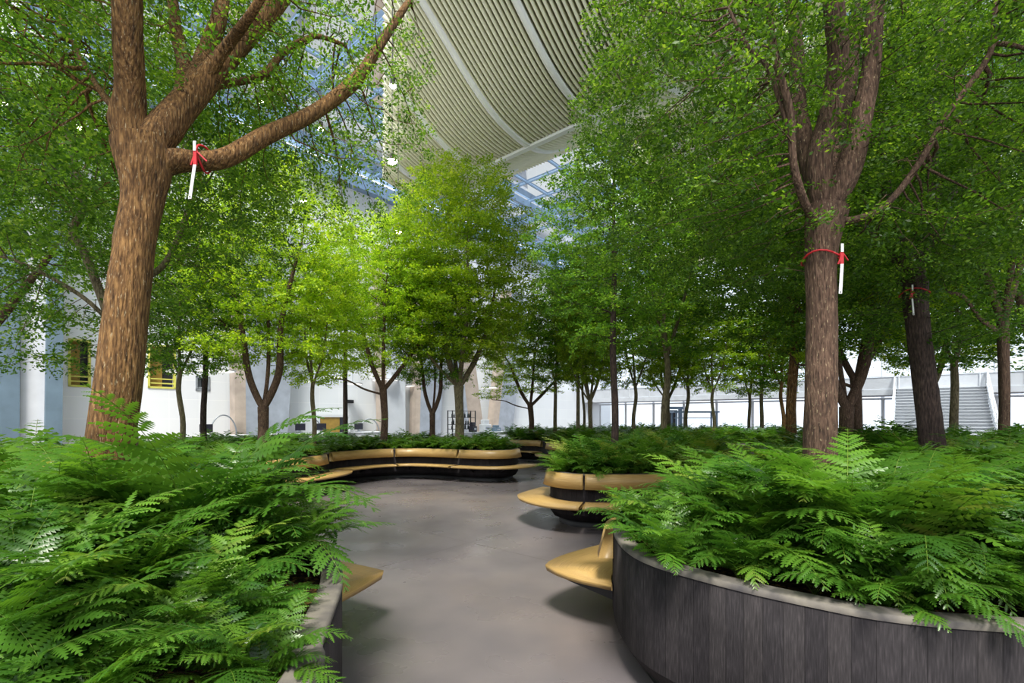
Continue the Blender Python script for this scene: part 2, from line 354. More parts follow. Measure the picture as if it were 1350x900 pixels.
def planter(ctrl, benches, label):
    lp = Loop(ctrl); c = lp.p.mean(0); root = empty('planter', (c[0], c[1], 0), label=label, cat='planter', group='curved planters with benches')
    sweep(lp, [(0, .22), (0, .878), (-.10, .878), (-.16, .5), (-.16, .12), (-.07, .12)], M['boards'], 'planter_wall', root)
    sweep(lp, [(-.16, 0), (-.16, .13), (-.24, .13), (-.24, 0)], M['black'], 'plinth', root)
    sweep(lp, [(.004, .872), (.004, .9), (-.012, .905), (-.105, .905), (-.115, .9), (-.115, .74), (-.1, .74), (-.1, .872)], M['rim'], 'coping', root)
    bm = bmesh.new(); vv = [bm.verts.new((p[0]-c[0], p[1]-c[1], SOIL)) for p in lp.p-lp.nrm*.11]
    es = [bm.edges.new((vv[i], vv[(i+1) % len(vv)])) for i in range(len(vv))]; bmesh.ops.triangle_fill(bm, edges=es, use_beauty=True)
    bmesh.ops.recalc_face_normals(bm, faces=bm.faces)
    me = bpy.data.meshes.new('soil'); bm.to_mesh(me); bm.free(); me.materials.append(M['soil']); link('soil', me, root)
    for (pa, pb, ws, nseg, tp) in benches:
        i0, i1 = lp.near(*pa), lp.near(*pb)
        if i1 <= i0: i1 += lp.n
        gap = max(1, int(.02/(lp.L/lp.n))); tot = i1-i0
        for s_ in range(nseg):
            a = i0+tot*s_//nseg+(gap if s_ else 0); b_ = i0+tot*(s_+1)//nseg
            fa, fb = (a-i0)/tot, (b_-i0)/tot
            BL = tot*lp.L/lp.n
            wf = lambda f_, fa=fa, fb=fb: (lambda q: max(.03, float(np.interp(q, np.linspace(0, 1, len(ws)), ws))*min(1, (q*BL/tp[0]) if tp[0] else 1, ((1-q)*BL/tp[1]) if tp[1] else 1)))(fa+(fb-fa)*f_)
            seat = sweep(lp, [(.012, .452), (.58, .452), (.565, .402), (.012, .402)], M['wood'], 'seat', root, a, b_, wf)
            sweep(lp, [(.006, .902), (.065, .902), (.125, .665), (.006, .665)], M['wood'], 'backrest', root, a, b_)
            for i in range(a+6, b_-3, max(8, int(.8/(lp.L/lp.n)))):
                br_ = MB(); p, nn = lp.p[i % lp.n], lp.nrm[i % lp.n]; w = wf((i-a)/(b_-a))*.58
                q = lambda o, z: (p[0]+nn[0]*o-c[0], p[1]+nn[1]*o-c[1], z)
                tt = np.array([-nn[1], nn[0]])*.02
                base = [q(.001, .40), q(w*.8, .40), q(w*.75, .375), q(.001, .25)]
                br_.prism([(x-tt[0], y-tt[1], z) for x, y, z in base], [(x+tt[0], y+tt[1], z) for x, y, z in base])
                br_.build('bench_bracket', M['black'], seat)
    return root, lp
R = lambda px, py: tuple(P(px, py, .9)[:2])      # a rim pixel seen on the rim plane
P1 = planter([(-.60, .2), R(410, 900), R(424, 844), R(440, 800), R(451, 764), (-1.14, 3.15), (-1.45, 3.55), (-2.0, 4.0), (-2.9, 4.7), (-3.7, 5.6), (-4.8, 6.0), (-6.0, 5.2), (-6.4, 3.4), (-5.2, 1), (-3.2, -.6), (-1.4, -.8)],
             [((-1.4, 3.45), (-4.6, 6.0), [1.4, 1.1, .9, .9], 3, (.3, 0))], 'dark boarded planter in the left foreground overflowing with ferns')
P2 = planter([R(810, 700), R(826, 722), R(865, 742), R(962, 769), R(1066, 792), R(1178, 812), R(1350, 826), (3.3, 1.95), (5.4, 2.2), (7.2, 3.6), (8.2, 5.8), (8.4, 7.6), (7.6, 9.3), (6.3, 10.1), (5.2, 9.6), (4.9, 8.3), (4.1, 7.0), (2.9, 6.1), (1.95, 5.35), (1.35, 4.75), (.93, 4.3)],
             [((3.8, 6.8), (.82, 3.93), [.8, .9, 1.0, 1.15], 3, (0, .3))], 'large dark boarded planter in the right foreground')
P3 = planter([(-8.6, 10.4), (-7.2, 10.0), (-5.9, 10.2), (-5.05, 10.9), (-4.75, 11.9), (-4.85, 13.1), (-4.2, 14.1), (-3.2, 14.7), (-2.2, 14.5), (-1.3, 14.0), (-.5, 13.8), (.05, 14.2), (.15, 15.2), (-.5, 16.4), (-2.4, 17.6), (-5, 17.4), (-7.6, 16), (-9.8, 13.8), (-10, 11.6)],
             [((-8.4, 10.3), (-4.8, 12.3), [.8, .8, .9, 1.2], 2, (0, 0)), ((-4.85, 12.9), (.12, 14.6), [1.1, .8, .85, .8, 1.15], 3, (0, 0))], 'long curved planter with two wood benches at the left far end of the clearing')
P4 = planter([(.70, 8.7), (.74, 8.25), (1.0, 7.93), (1.5, 7.82), (2.4, 7.9), (3.5, 8.3), (4.1, 9.1), (4.6, 10.4), (4.3, 11.9), (3.2, 12.2), (2.0, 11.2), (1.1, 9.9)],
             [((.9, 9.5), (3.0, 8.05), [.6, 1.0, .95, .75, .6], 2, (0, 0))], 'rounded planter in the middle with a wood bench around its near end')
P5 = planter([(.1, 20.8), (1.0, 20.3), (1.35, 19.2), (1.45, 18.0), (2.0, 17.2), (3.2, 16.9), (6, 17.4), (9, 17.5), (12, 18.4), (13, 20.6), (11.5, 23), (7, 24), (3, 24), (.6, 23.2), (-.3, 22)],
             [((-.1, 21.1), (1.25, 19.7), [.8, .8, .8], 1, (0, 0)), ((1.42, 18.6), (3.8, 17.0), [.9, 1., .8], 2, (0, 0))], 'farthest planter behind the middle one with small wood benches')
P6 = planter([(8.0, 10.5), (9.5, 9.4), (12, 9.6), (14.5, 11), (15.2, 13.5), (13.5, 15.8), (10.5, 16), (8.4, 15), (7.6, 12.7)],
             [((7.9, 14.2), (9.4, 9.45), [.8, .9, .9, .8], 3, (0, 0))], 'planter at the far right behind the right foreground planter')
P7 = planter([(-10.2, 7.2), (-8.6, 6.6), (-7.4, 7.2), (-7.2, 8.4), (-8.6, 9.2), (-12, 9.6), (-13.5, 8.6), (-12.6, 7.2)],
             [], 'planter at the left edge behind the left foreground planter')

# ------------------------------------------------------------------ trees
def grow(start, parent, att, step=.16, infl=1.4, kill=.3, iters=90, seed=0, up=.05):
    """space colonisation from a given skeleton"""
    rng = np.random.default_rng(seed); pos = [np.array(p, float) for p in start]; par = list(parent)
    att = np.array(att); P_ = np.array(pos); D = np.linalg.norm(att[:, None]-P_[None], axis=2); near = D.argmin(1); nd = D.min(1)
    alive = nd > kill; seen = {}
    for it in range(iters):
        sel = alive & (nd < infl)
        if not sel.any(): break
        ids = near[sel]; dv = att[sel]-np.array(pos)[ids]; dv /= np.linalg.norm(dv, axis=1)[:, None]
        uq, inv = np.unique(ids, return_inverse=True); sm = np.zeros((len(uq), 3)); np.add.at(sm, inv, dv)
        new = []
        for j, i in enumerate(uq):
            d = sm[j]+rng.normal(0, .25, 3)+np.array([0, 0, up]); d /= np.linalg.norm(d)+1e-9
            key = (i, tuple(np.round(d*2.2).astype(int)))
            if seen.get(key, 0) >= 1 and len(new): continue
            seen[key] = seen.get(key, 0)+1
            pos.append(pos[i]+d*step); par.append(int(i)); new.append(len(pos)-1)
        if not new: break
        NP = np.array([pos[i] for i in new]); ai = np.where(alive)[0]
        D = np.linalg.norm(att[ai][:, None]-NP[None], axis=2); mn = D.min(1); am = D.argmin(1); bt = mn < nd[ai]
        nd[ai[bt]] = mn[bt]; near[ai[bt]] = np.array(new)[am[bt]]; alive &= nd > kill
    return np.array(pos), par
def radii(pos, par, fixed, tip=.0045, e=2.1):
    n = len(par); r = np.zeros(n); acc = np.zeros(n)
    for i in range(n-1, -1, -1):
        r[i] = max(tip, acc[i]**(1/e)) if acc[i] > 0 else tip
        if par[i] >= 0: acc[par[i]] += r[i]**e
    for i, v_ in fixed.items(): r[i] = v_
    for i in range(n):
        if i not in fixed and par[i] >= 0: r[i] = min(r[i], r[par[i]]*.85)
    return r
def tubes(pos, par, r, seed=0, rmin=0., rough=.0):
    rng = np.random.default_rng(seed+5)
    n = len(par); ch = [[] for _ in range(n)]
    for i, p in enumerate(par):
        if p >= 0: ch[p].append(i)
    V_, F_ = [], []; base = 0; st = [(i, None) for i, p in enumerate(par) if p < 0]
    while st:
        i, frm = st.pop(); chain = [] if frm is None else [frm]; rr = [] if frm is None else [min(r[i], r[frm])]
        while True:
            chain.append(i); rr.append(r[i]); c = sorted(ch[i], key=lambda k: -r[k])
            for k in c[1:]: st.append((k, i))
            if not c: break
            i = c[0]
        if max(rr) < rmin or len(chain) < 2: continue
        pts = pos[chain]; m = len(pts); mx = max(rr); k = 18 if mx > .09 else 10 if mx > .04 else 6 if mx > .015 else 3
        d = np.gradient(pts, axis=0); d /= np.linalg.norm(d, axis=1)[:, None]+1e-9
        x = np.cross(d[0], [0, 0, 1.]) if abs(d[0][2]) < .95 else np.cross(d[0], [1., 0, 0]); x /= np.linalg.norm(x)
        a = np.linspace(0, 2*np.pi, k, endpoint=False); ring = []
        ph = rng.uniform(0, 6.3, 3)
        for j in range(m):
            x = x-d[j]*x.dot(d[j]); x /= np.linalg.norm(x)+1e-9; y = np.cross(d[j], x)
            q = 1+rough*(np.sin(3*a+ph[0]+j*.25)*.5+np.sin(5*a+ph[1]-j*.4)*.4+rng.normal(0, .22, k)) if mx > .05 else np.ones(k)
            ring.append(pts[j]+rr[j]*((np.cos(a)*q)[:, None]*x+(np.sin(a)*q)[:, None]*y))
        V_.append(np.concatenate(ring)); g = base+np.arange(m*k).reshape(m, k); g2 = np.roll(g, -1, 1)
        F_.append(np.stack([g[:-1], g2[:-1], g2[1:], g[1:]], -1).reshape(-1, 4)); base += m*k
    return np.concatenate(V_), np.concatenate(F_)
def spray_template(nl, ls, L, rng, flat=.35):
    """leafy twig of length L along +x: leaves as small folded diamonds; returns (v,f)"""
    V_, n = [], 0
    for i in range(nl):
        t_ = rng.uniform(.1, 1)**.8; c = np.array([t_*L, rng.normal(0, .34)*L*(.35+t_*.6), rng.normal(0, flat*.3)*L])
        a = rng.normal(0, .9)+math.copysign(.7, c[1]); e = rng.normal(0, .4); l = ls*rng.uniform(.7, 1.25); w = l*.27
        d = np.array([math.cos(a)*math.cos(e), math.sin(a)*math.cos(e), math.sin(e)]); s = np.cross(d, [0, 0, 1.]); s /= np.linalg.norm(s); rl = rng.normal(0, .6); nn = np.cross(s, d); s = s*math.cos(rl)+nn*math.sin(rl)
        V_ += [c, c+d*l*.55+s*w, c+d*l, c+d*l*.55-s*w]
    return np.array(V_), np.arange(nl*4).reshape(nl, 4)
def foliage(pos, par, r, tip_r, per, nl, ls, L, seed, droop=-.1):
    rng = np.random.default_rng(seed+9); T = [spray_template(nl, ls, L, rng) for _ in range(6)]
    n = len(par); d = np.zeros((n, 3)); pa = np.array(par); ok = pa >= 0; d[ok] = pos[ok]-pos[pa[ok]]; ids = np.where((r < tip_r) & ok)[0]
    ids = np.repeat(ids, per) if per >= 1 else ids[rng.random(len(ids)) < per]
    m = len(ids); dd = d[ids]/(np.linalg.norm(d[ids], axis=1)[:, None]+1e-9)+rng.normal(0, .55, (m, 3)); dd[:, 2] = dd[:, 2]*.45+droop
    dd /= np.linalg.norm(dd, axis=1)[:, None]; y = np.cross(np.array([0, 0, 1.])+rng.normal(0, .28, (m, 3)), dd); y /= np.linalg.norm(y, axis=1)[:, None]; z = np.cross(dd, y)
    V_, F_, Tn = [], [], []; base = 0; sc = rng.uniform(.7, 1.25, m); tone = rng.normal(.42, .13, m)
    for k, (tv, tf) in enumerate(T):
        s = np.arange(m) % 6 == k; q = pos[ids[s]][:, None]+(tv[None, :, 0:1]*dd[s][:, None]+tv[None, :, 1:2]*y[s][:, None]+tv[None, :, 2:3]*z[s][:, None])*sc[s][:, None, None]
        c = s.sum(); V_.append(q.reshape(-1, 3)); F_.append((tf[None]+base+(np.arange(c)*len(tv))[:, None, None]).reshape(-1, 4)); base += c*len(tv)
        Tn.append((tone[s][:, None]+rng.normal(0, .22, (c, len(tf)))).clip(0, 1).ravel())
    return np.concatenate(V_), np.concatenate(F_), np.concatenate(Tn)
def layered(rng, n, c, rad, lay=6, thick=.16, hollow=.45):
    """attraction points of a tiered crown: discs of an ellipsoid"""
    out = []
    while len(out) < n:
        p = rng.uniform(-1, 1, 3); q = np.linalg.norm(p)
        if q > 1 or q < hollow*rng.random(): continue
        lz = (round((p[2]+1)/2*lay-.5)+.5)/lay*2-1; p[2] = lz+rng.normal(0, thick/lay*2)
        out.append(np.array(c)+p*np.array(rad))
    return np.array(out)
def skeleton(chains):
    """chains: list of (parent_chain, parent_idx, [(x,y,z,r)...]) resampled; returns nodes, parents, fixed radii"""
    pos, par, fixed, idx = [], [], {}, []
    for (pc, pi_, pts) in chains:
        a = np.array(pts, float)
        if pc is not None: a = np.vstack([np.r_[pos[idx[pc][pi_]], min(a[0, 3], fixed[idx[pc][pi_]])], a])
        # smooth resample
        k = len(a); seg = []
        for i in range(k-1):
            p0, p1, p2, p3 = a[max(i-1, 0)], a[i], a[i+1], a[min(i+2, k-1)]
            for t_ in np.linspace(0, 1, 5, endpoint=False): seg.append(.5*((2*p1)+(-p0+p2)*t_+(2*p0-5*p1+4*p2-p3)*t_**2+(-p0+3*p1-3*p2+p3)*t_**3))
        seg.append(a[-1]); ids = []
        prev = -1 if pc is None else idx[pc][pi_]
        for j, q in enumerate(seg):
            if pc is not None and j == 0: ids.append(prev); continue
            pos.append(q[:3]); par.append(prev); prev = len(pos)-1; fixed[prev] = max(.006, q[3]); ids.append(prev)
        idx.append(ids)
    return pos, par, fixed
VAR = {}
def variant(key, chains, crown, seed, n_att=900, nl=16, ls=.055, L=.26, per=1, tip_r=.011, step=.16, infl=1.5, kill=.26, matl='leaf', matb='bark_grey', rough=.08, lay=6, cut=None):
    rng = np.random.default_rng(seed); pos, par, fixed = skeleton(chains)
    att = np.vstack([layered(rng, int(n_att*w), c, r_, l_) for (w, c, r_, l_) in crown])
    if cut is not None: att = att[cut(att)]
    pos, par = grow(pos, par, att, step, infl, kill, 100, seed); r = radii(pos, par, fixed)
    v, f = tubes(pos, par, r, seed, rough=rough); tm = np_mesh('trunk', v, f, M[matb], smooth=True)
    v2, f2, tn = foliage(pos, par, r, tip_r, per, nl, ls, L, seed)
    if cut is not None:
        k = cut(v2[f2[:, 0]]); f2 = f2[k]; tn = tn[k]; used = np.unique(f2); mp_ = -np.ones(len(v2), int); mp_[used] = np.arange(len(used)); v2 = v2[used]; f2 = mp_[f2]
    lm = np_mesh('foliage', v2, f2, M[matl], tint=tn); print(key, 'nodes', len(par), 'leaves', len(f2))
    VAR[key] = (tm, lm); return VAR[key]
def put_tree(key, loc, rz, sc, label, group=None, mats=None, name='indoor_tree'):
    o = empty(name, loc, rz, label, 'tree', group); o.scale = sc if hasattr(sc, '__len__') else (sc, sc, sc)
    tm, lm = VAR[key]
    for nm, me in (('trunk', tm), ('foliage', lm)):
        c = link(nm, me, o)
        mm = mats and mats.get(nm)
        if mm: c.material_slots[0].link = 'OBJECT'; c.material_slots[0].material = M[mm]
    return o
def hero(key, origin, chains, **kw):
    """chains given as photo columns/rows with a distance, turned into metres about the trunk's foot"""
    o = np.array(origin); out = []
    for pc, pi_, pts in chains:
        out.append((pc, pi_, [(*(Q(px, py, d)-o), w/2*d/FPX/math.sqrt(1+((px-675)/FPX)**2)) for px, py, d, w in pts]))
    return out
# near-left tree
o1 = Q(148, 735, 3.3); o1[2] = SOIL-.02
c1 = hero('t1', o1, [
    (None, 0, [(136, 735, 3.3, 76), (140, 640, 3.3, 72), (145, 590, 3.3, 70), (158, 500, 3.3, 67), (168, 400, 3.32, 62), (177, 320, 3.35, 57), (188, 262, 3.4, 60), (190, 225, 3.42, 75), (186, 192, 3.44, 84)]),
    (0, 38, [(170, 165, 3.42, 56), (172, 120, 3.38, 44), (169, 60, 3.3, 43), (167, -20, 3.25, 43), (160, -140, 3.3, 38), (150, -300, 3.6, 26), (140, -420, 4.0, 12)]),
    (0, 38, [(212, 175, 3.5, 52), (236, 145, 3.6, 44), (270, 108, 3.75, 37), (318, 55, 3.95, 31), (362, 5, 4.1, 28), (420, -80, 4.4, 24), (480, -170, 4.8, 12)]),
    (0, 34, [(225, 212, 3.5, 38), (262, 212, 3.6, 30), (300, 207, 3.7, 27), (352, 178, 3.9, 24), (415, 148, 4.2, 19), (470, 105, 4.5, 18), (500, 60, 4.7, 13), (540, 0, 5.0, 8)]),
    (2, 10, [(245, 90, 3.9, 24), (232, 40, 4.0, 18), (225, -30, 4.2, 14), (215, -140, 4.5, 8)]),
    (2, 12, [(272, 70, 4.0, 26), (290, 20, 4.2, 22), (300, -50, 4.5, 14), (310, -130, 4.8, 8)]),
    (2, 14, [(312, 108, 4.1, 12), (348, 98, 4.3, 11), (375, 68, 4.5, 9), (415, 48, 4.8, 7), (455, 60, 5.0, 5)]),
    (1, 6, [(140, 130, 3.7, 12), (120, 100, 4.1, 9), (90, 45, 4.6, 7), (60, -20, 5, 5)]),
    (2, 14, [(300, 60, 3.7, 16), (330, 20, 3.5, 13), (360, -30, 3.4, 10)]),
])
def keepclear(origin, loc=(0, 0, CAM_Z)):
    """no leaf nearer than about 1.6 m to where people walk past the planters"""
    off = np.array(loc)-np.array(origin)
    return lambda a: (np.linalg.norm(a-off, axis=1) > 2.0)
ko = keepclear(o1)
def cut1(a):
    w = a+o1; px = 675+FPX*w[:, 0]/np.maximum(w[:, 1], .3)
    thin = (np.abs(np.sin(a[:, 0]*91.7+a[:, 1]*57.3+a[:, 2]*33.1)) < .62) & (w[:, 0]/w[:, 1] > -.47)   # the airy right side of the crown
    return ko(a) & ~thin & (w[:, 1] > .8) & (w[:, 2] > 3.2) & ~((w[:, 2] < 3.9) & (w[:, 0] > -2.2) & (w[:, 1] < 3.8)) & ~((w[:, 0] > -.9+.0*w[:, 1]) & (w[:, 1] > 2.5)) & ~((w[:, 0] > -2.4) & (w[:, 1] < 3.0))
variant('near_left', c1, [(1, (-1.2, 1.4, 4.6), (2.6, 2.4, 1.9), 6), (.35, (1.2, 1.6, 4.2), (1.4, 1.4, 1.2), 4), (.3, (-.6, .2, 4.9), (2.0, 1.6, 1.4), 4)], 11, n_att=2600, nl=44, ls=.036, L=.22, tip_r=.012, step=.12, infl=1.2, kill=.17, matb='bark_warm', rough=.05, cut=cut1)
put_tree('near_left', o1, 0, 1, 'thick reddish brown tree in the left foreground planter with forking limbs')
# near-right tree
o2 = Q(1080, 720, 4.2); o2[2] = SOIL-.02
c2 = hero('t2', o2, [
    (None, 0, [(1080, 710, 4.2, 56), (1080, 640, 4.2, 50), (1081, 560, 4.2, 46), (1082, 480, 4.2, 44), (1084, 400, 4.2, 43), (1083, 345, 4.2, 44), (1085, 305, 4.2, 52), (1090, 275, 4.2, 60)]),
    (0, 33, [(1080, 215, 4.2, 36), (1095, 150, 4.2, 32), (1105, 80, 4.15, 30), (1098, 0, 4.1, 28), (1090, -120, 4.1, 20), (1080, -260, 4.2, 10)]),
    (0, 34, [(1118, 225, 4.1, 38), (1135, 160, 4.1, 32), (1148, 90, 4.1, 27), (1155, 0, 4.1, 25), (1180, -120, 4.2, 18), (1210, -250, 4.4, 9)]),
    (0, 34, [(1068, 220, 4.35, 28), (1052, 140, 4.5, 24), (1050, 60, 4.7, 20), (1040, -30, 4.9, 16), (1020, -150, 5.1, 9)]),
    (0, 30, [(1062, 270, 4.0, 13), (1046, 215, 3.9, 12), (1042, 150, 3.9, 12), (1022, 75, 3.9, 11), (1012, 0, 3.9, 9), (1000, -80, 3.9, 6)]),
    (0, 32, [(1125, 290, 4.1, 12), (1165, 272, 4.1, 11), (1205, 225, 4.1, 11), (1250, 150, 4.1, 10), (1305, 70, 4.1, 10), (1312, 10, 4.1, 8), (1330, -60, 4.2, 5)]),
    (4, 12, [(1015, 95, 4.0, 7), (985, 60, 4.1, 6), (960, 10, 4.2, 4)]),
    (0, 34, [(1100, 190, 4.45, 26), (1120, 110, 4.7, 22), (1128, 30, 5.0, 18), (1140, -60, 5.3, 12)]),
])
def cut2(a):
    w = a+o2; px = 675+FPX*w[:, 0]/np.maximum(w[:, 1], .3)
    return (np.linalg.norm(w-np.array([0, 0, CAM_Z]), axis=1) > 2.3) & (w[:, 2] > 3.1) & (w[:, 0] > .72+.0*w[:, 1]) & ~((w[:, 1] < 3.6) & (np.abs(w[:, 0]-2.9) < 1.0) & (w[:, 2] < 4.7))
variant('near_right', c2, [(1, (.3, .9, 4.3), (2.9, 2.6, 2.0), 6), (.35, (-1.0, .6, 4.0), (1.2, 1.6, 1.5), 4), (.3, (1.8, .4, 3.7), (1.6, 1.6, 1.3), 4)], 23, n_att=2800, nl=46, ls=.036, L=.22, tip_r=.012, step=.12, infl=1.2, kill=.17, matl='leaf_shaded', matb='bark_brown', rough=.07, cut=cut2)
put_tree('near_right', o2, 0, 1, 'thick multi-stemmed tree in the right foreground planter with a tag tied around it')
# second big tree of the right planter
o3 = Q(1232, 700, 6.0); o3[2] = SOIL-.02
c3 = hero('t3', o3, [
    (None, 0, [(1232, 690, 6, 42), (1229, 600, 6, 38), (1224, 540, 6, 36), (1217, 480, 6, 34), (1209, 420, 6, 34), (1205, 370, 6, 38)]),
    (0, 24, [(1192, 335, 6, 24), (1175, 290, 6, 18), (1165, 220, 6, 14), (1160, 120, 6.2, 11), (1150, 0, 6.4, 8)]),
    (0, 25, [(1220, 320, 6.1, 24), (1232, 260, 6.2, 20), (1228, 180, 6.3, 17), (1240, 90, 6.4, 14), (1238, -10, 6.5, 11), (1230, -100, 6.6, 8)]),
    (0, 24, [(1185, 350, 6.3, 10), (1150, 310, 6.5, 8), (1110, 280, 6.7, 6)]),
    (2, 8, [(1270, 240, 6.4, 9), (1300, 190, 6.5, 7), (1330, 150, 6.6, 5)]),
])
variant('big_right', c3, [(1, (0, .3, 4.3), (2.6, 2.6, 2.4), 7)], 31, n_att=1900, nl=40, ls=.045, L=.3, tip_r=.012, step=.15, infl=1.4, kill=.22, matl='leaf_shaded', matb='bark_dark', rough=.08)
put_tree('big_right', o3, 0, 1, 'dark leaning tree behind the thick right tree with a small white tag on it')
# leaning two-limbed tree behind the near-left one
o4 = Q(172, 640, 5.4); o4[2] = SOIL-.02
c4 = hero('t4', o4, [
    (None, 0, [(176, 650, 5.4, 20), (172, 560, 5.4, 20), (160, 480, 5.4, 18), (142, 415, 5.4, 17)]),
    (0, 15, [(128, 375, 5.4, 14), (112, 335, 5.4, 13), (96, 305, 5.4, 12), (108, 275, 5.5, 12), (100, 220, 5.7, 10), (80, 150, 6, 7)]),
    (0, 14, [(110, 392, 5.3, 8), (60, 362, 5.2, 7), (10, 340, 5.1, 5), (-60, 330, 5.0, 4)]),
    (0, 15, [(170, 380, 5.6, 11), (215, 350, 5.8, 9), (240, 300, 6, 8), (260, 240, 6.3, 6)]),
])
variant('leaning', c4, [(1, (-.6, .2, 3.7), (2.3, 2.0, 1.7), 6), (.15, (-1.4, -.2, 1.9), (1.2, .8, .5), 2)], 41, n_att=1300, nl=34, ls=.045, L=.25, tip_r=.012, step=.15, infl=1.5, kill=.22, rough=.06)
put_tree('leaning', o4, 0, 1, 'slender grey-stemmed tree leaning out from behind the thick left trunk')
# --- kinds used for the trees farther back (metres above the soil)
def path(pts): return [(x, y, z, r) for x, y, z, r in pts]
variant('vase', [(None, 0, path([(0, 0, 0, .15), (.02, 0, .8, .13), (0, .02, 1.6, .125), (0, 0, 2.1, .15)])),
    (0, 14, path([(.5, .1, 3.0, .08), (.9, .2, 4.2, .06), (1.1, .3, 5.4, .035)])), (0, 14, path([(-.3, .1, 3.0, .085), (-.45, .2, 4.4, .06), (-.5, .2, 6, .035)])),
    (0, 14, path([(.1, -.3, 3.2, .07), (.25, -.4, 4.8, .05), (.2, -.5, 6.6, .03)])), (0, 14, path([(-.6, -.1, 2.7, .045), (-1.2, -.2, 3.6, .03)])), (0, 14, path([(-.1, .4, 3.1, .06), (-.2, .8, 4.6, .04)]))],
    [(1, (0, 0, 6.0), (2.2, 2.2, 3.3), 9), (.2, (0, 0, 4.2), (1.9, 1.9, 1.2), 3)], 51, n_att=2400, nl=84, ls=.075, L=.45, step=.2, infl=1.8, kill=.3, tip_r=.013)
variant('single', [(None, 0, path([(0, 0, 0, .078), (.03, 0, 1.2, .068), (-.02, 0, 2.6, .06), (.02, .02, 4, .048), (0, 0, 5.4, .03), (0, 0, 6.3, .015)]))],
    [(1, (0, 0, 4.6), (1.7, 1.7, 2.0), 8), (.12, (0, 0, 3.0), (1.2, 1.2, .6), 2)], 61, n_att=1500, nl=42, ls=.055, L=.26, step=.15, infl=1.6, kill=.22, matb='bark_dark')
variant('spread', [(None, 0, path([(0, 0, 0, .13), (.05, 0, 1, .11), (0, 0, 1.9, .12)])),
    (0, 10, path([(.55, .1, 2.6, .07), (1.3, .2, 3.6, .045)])), (0, 10, path([(-.4, .2, 2.8, .075), (-.8, .4, 4.2, .05)])), (0, 10, path([(.05, -.3, 3, .06), (.1, -.5, 4.6, .035)])), (0, 9, path([(-.6, -.05, 1.95, .035), (-1.1, -.12, 2.2, .028), (-1.6, -.2, 2.25, .018)]))],
    [(1, (0, 0, 5.0), (2.3, 2.3, 2.5), 8), (.06, (-1.7, -.2, 2.5), (.6, .5, .25), 2)], 71, n_att=2000, nl=48, ls=.07, L=.32, step=.19, infl=1.9, kill=.28, tip_r=.013, matb='bark_brown')
variant('slim', [(None, 0, path([(0, 0, 0, .07), (.05, 0, .9, .06), (-.04, 0, 1.7, .055), (.0, 0, 2.2, .05)])), (0, 13, path([(.3, .1, 3.0, .03), (.45, .1, 4, .02)])), (0, 13, path([(-.3, 0, 2.9, .03), (-.5, .1, 3.8, .02)])), (0, 13, path([(0, -.1, 3.2, .035), (.05, -.1, 4.6, .02)]))],
    [(1, (0, 0, 3.9), (1.4, 1.4, 1.9), 7)], 81, n_att=1200, nl=46, ls=.068, L=.28, step=.16, infl=1.6, kill=.26, matb='bark_grey')
variant('twin', [(None, 0, path([(0, 0, 0, .15), (0, 0, .9, .13), (0, 0, 1.3, .14)])),
    (0, 9, path([(-.35, 0, 2.0, .085), (-.6, .1, 3.2, .07), (-1.0, .2, 4.6, .04)])), (0, 9, path([(.4, 0, 2.1, .09), (.5, -.1, 3.3, .07), (.9, -.1, 4.8, .04)])), (0, 9, path([(.02, .3, 2.3, .05), (-.1, .6, 3.8, .035)])), (1, 8, path([(-1.2, .1, 3.4, .03), (-1.9, 0, 3.9, .02)]))],
    [(1, (0, 0, 4.9), (2.5, 2.3, 2.4), 8), (.2, (0, 0, 3.1), (2.1, 2, .8), 2)], 91, n_att=2200, nl=46, ls=.066, L=.3, step=.18, infl=1.8, kill=.27, tip_r=.013, matb='bark_brown')
BT = {'foliage': 'leaf_lit'}
def at(px, d): return np.array([(px-675)/FPX*d, d, SOIL-.02])
rt = random.Random(3)
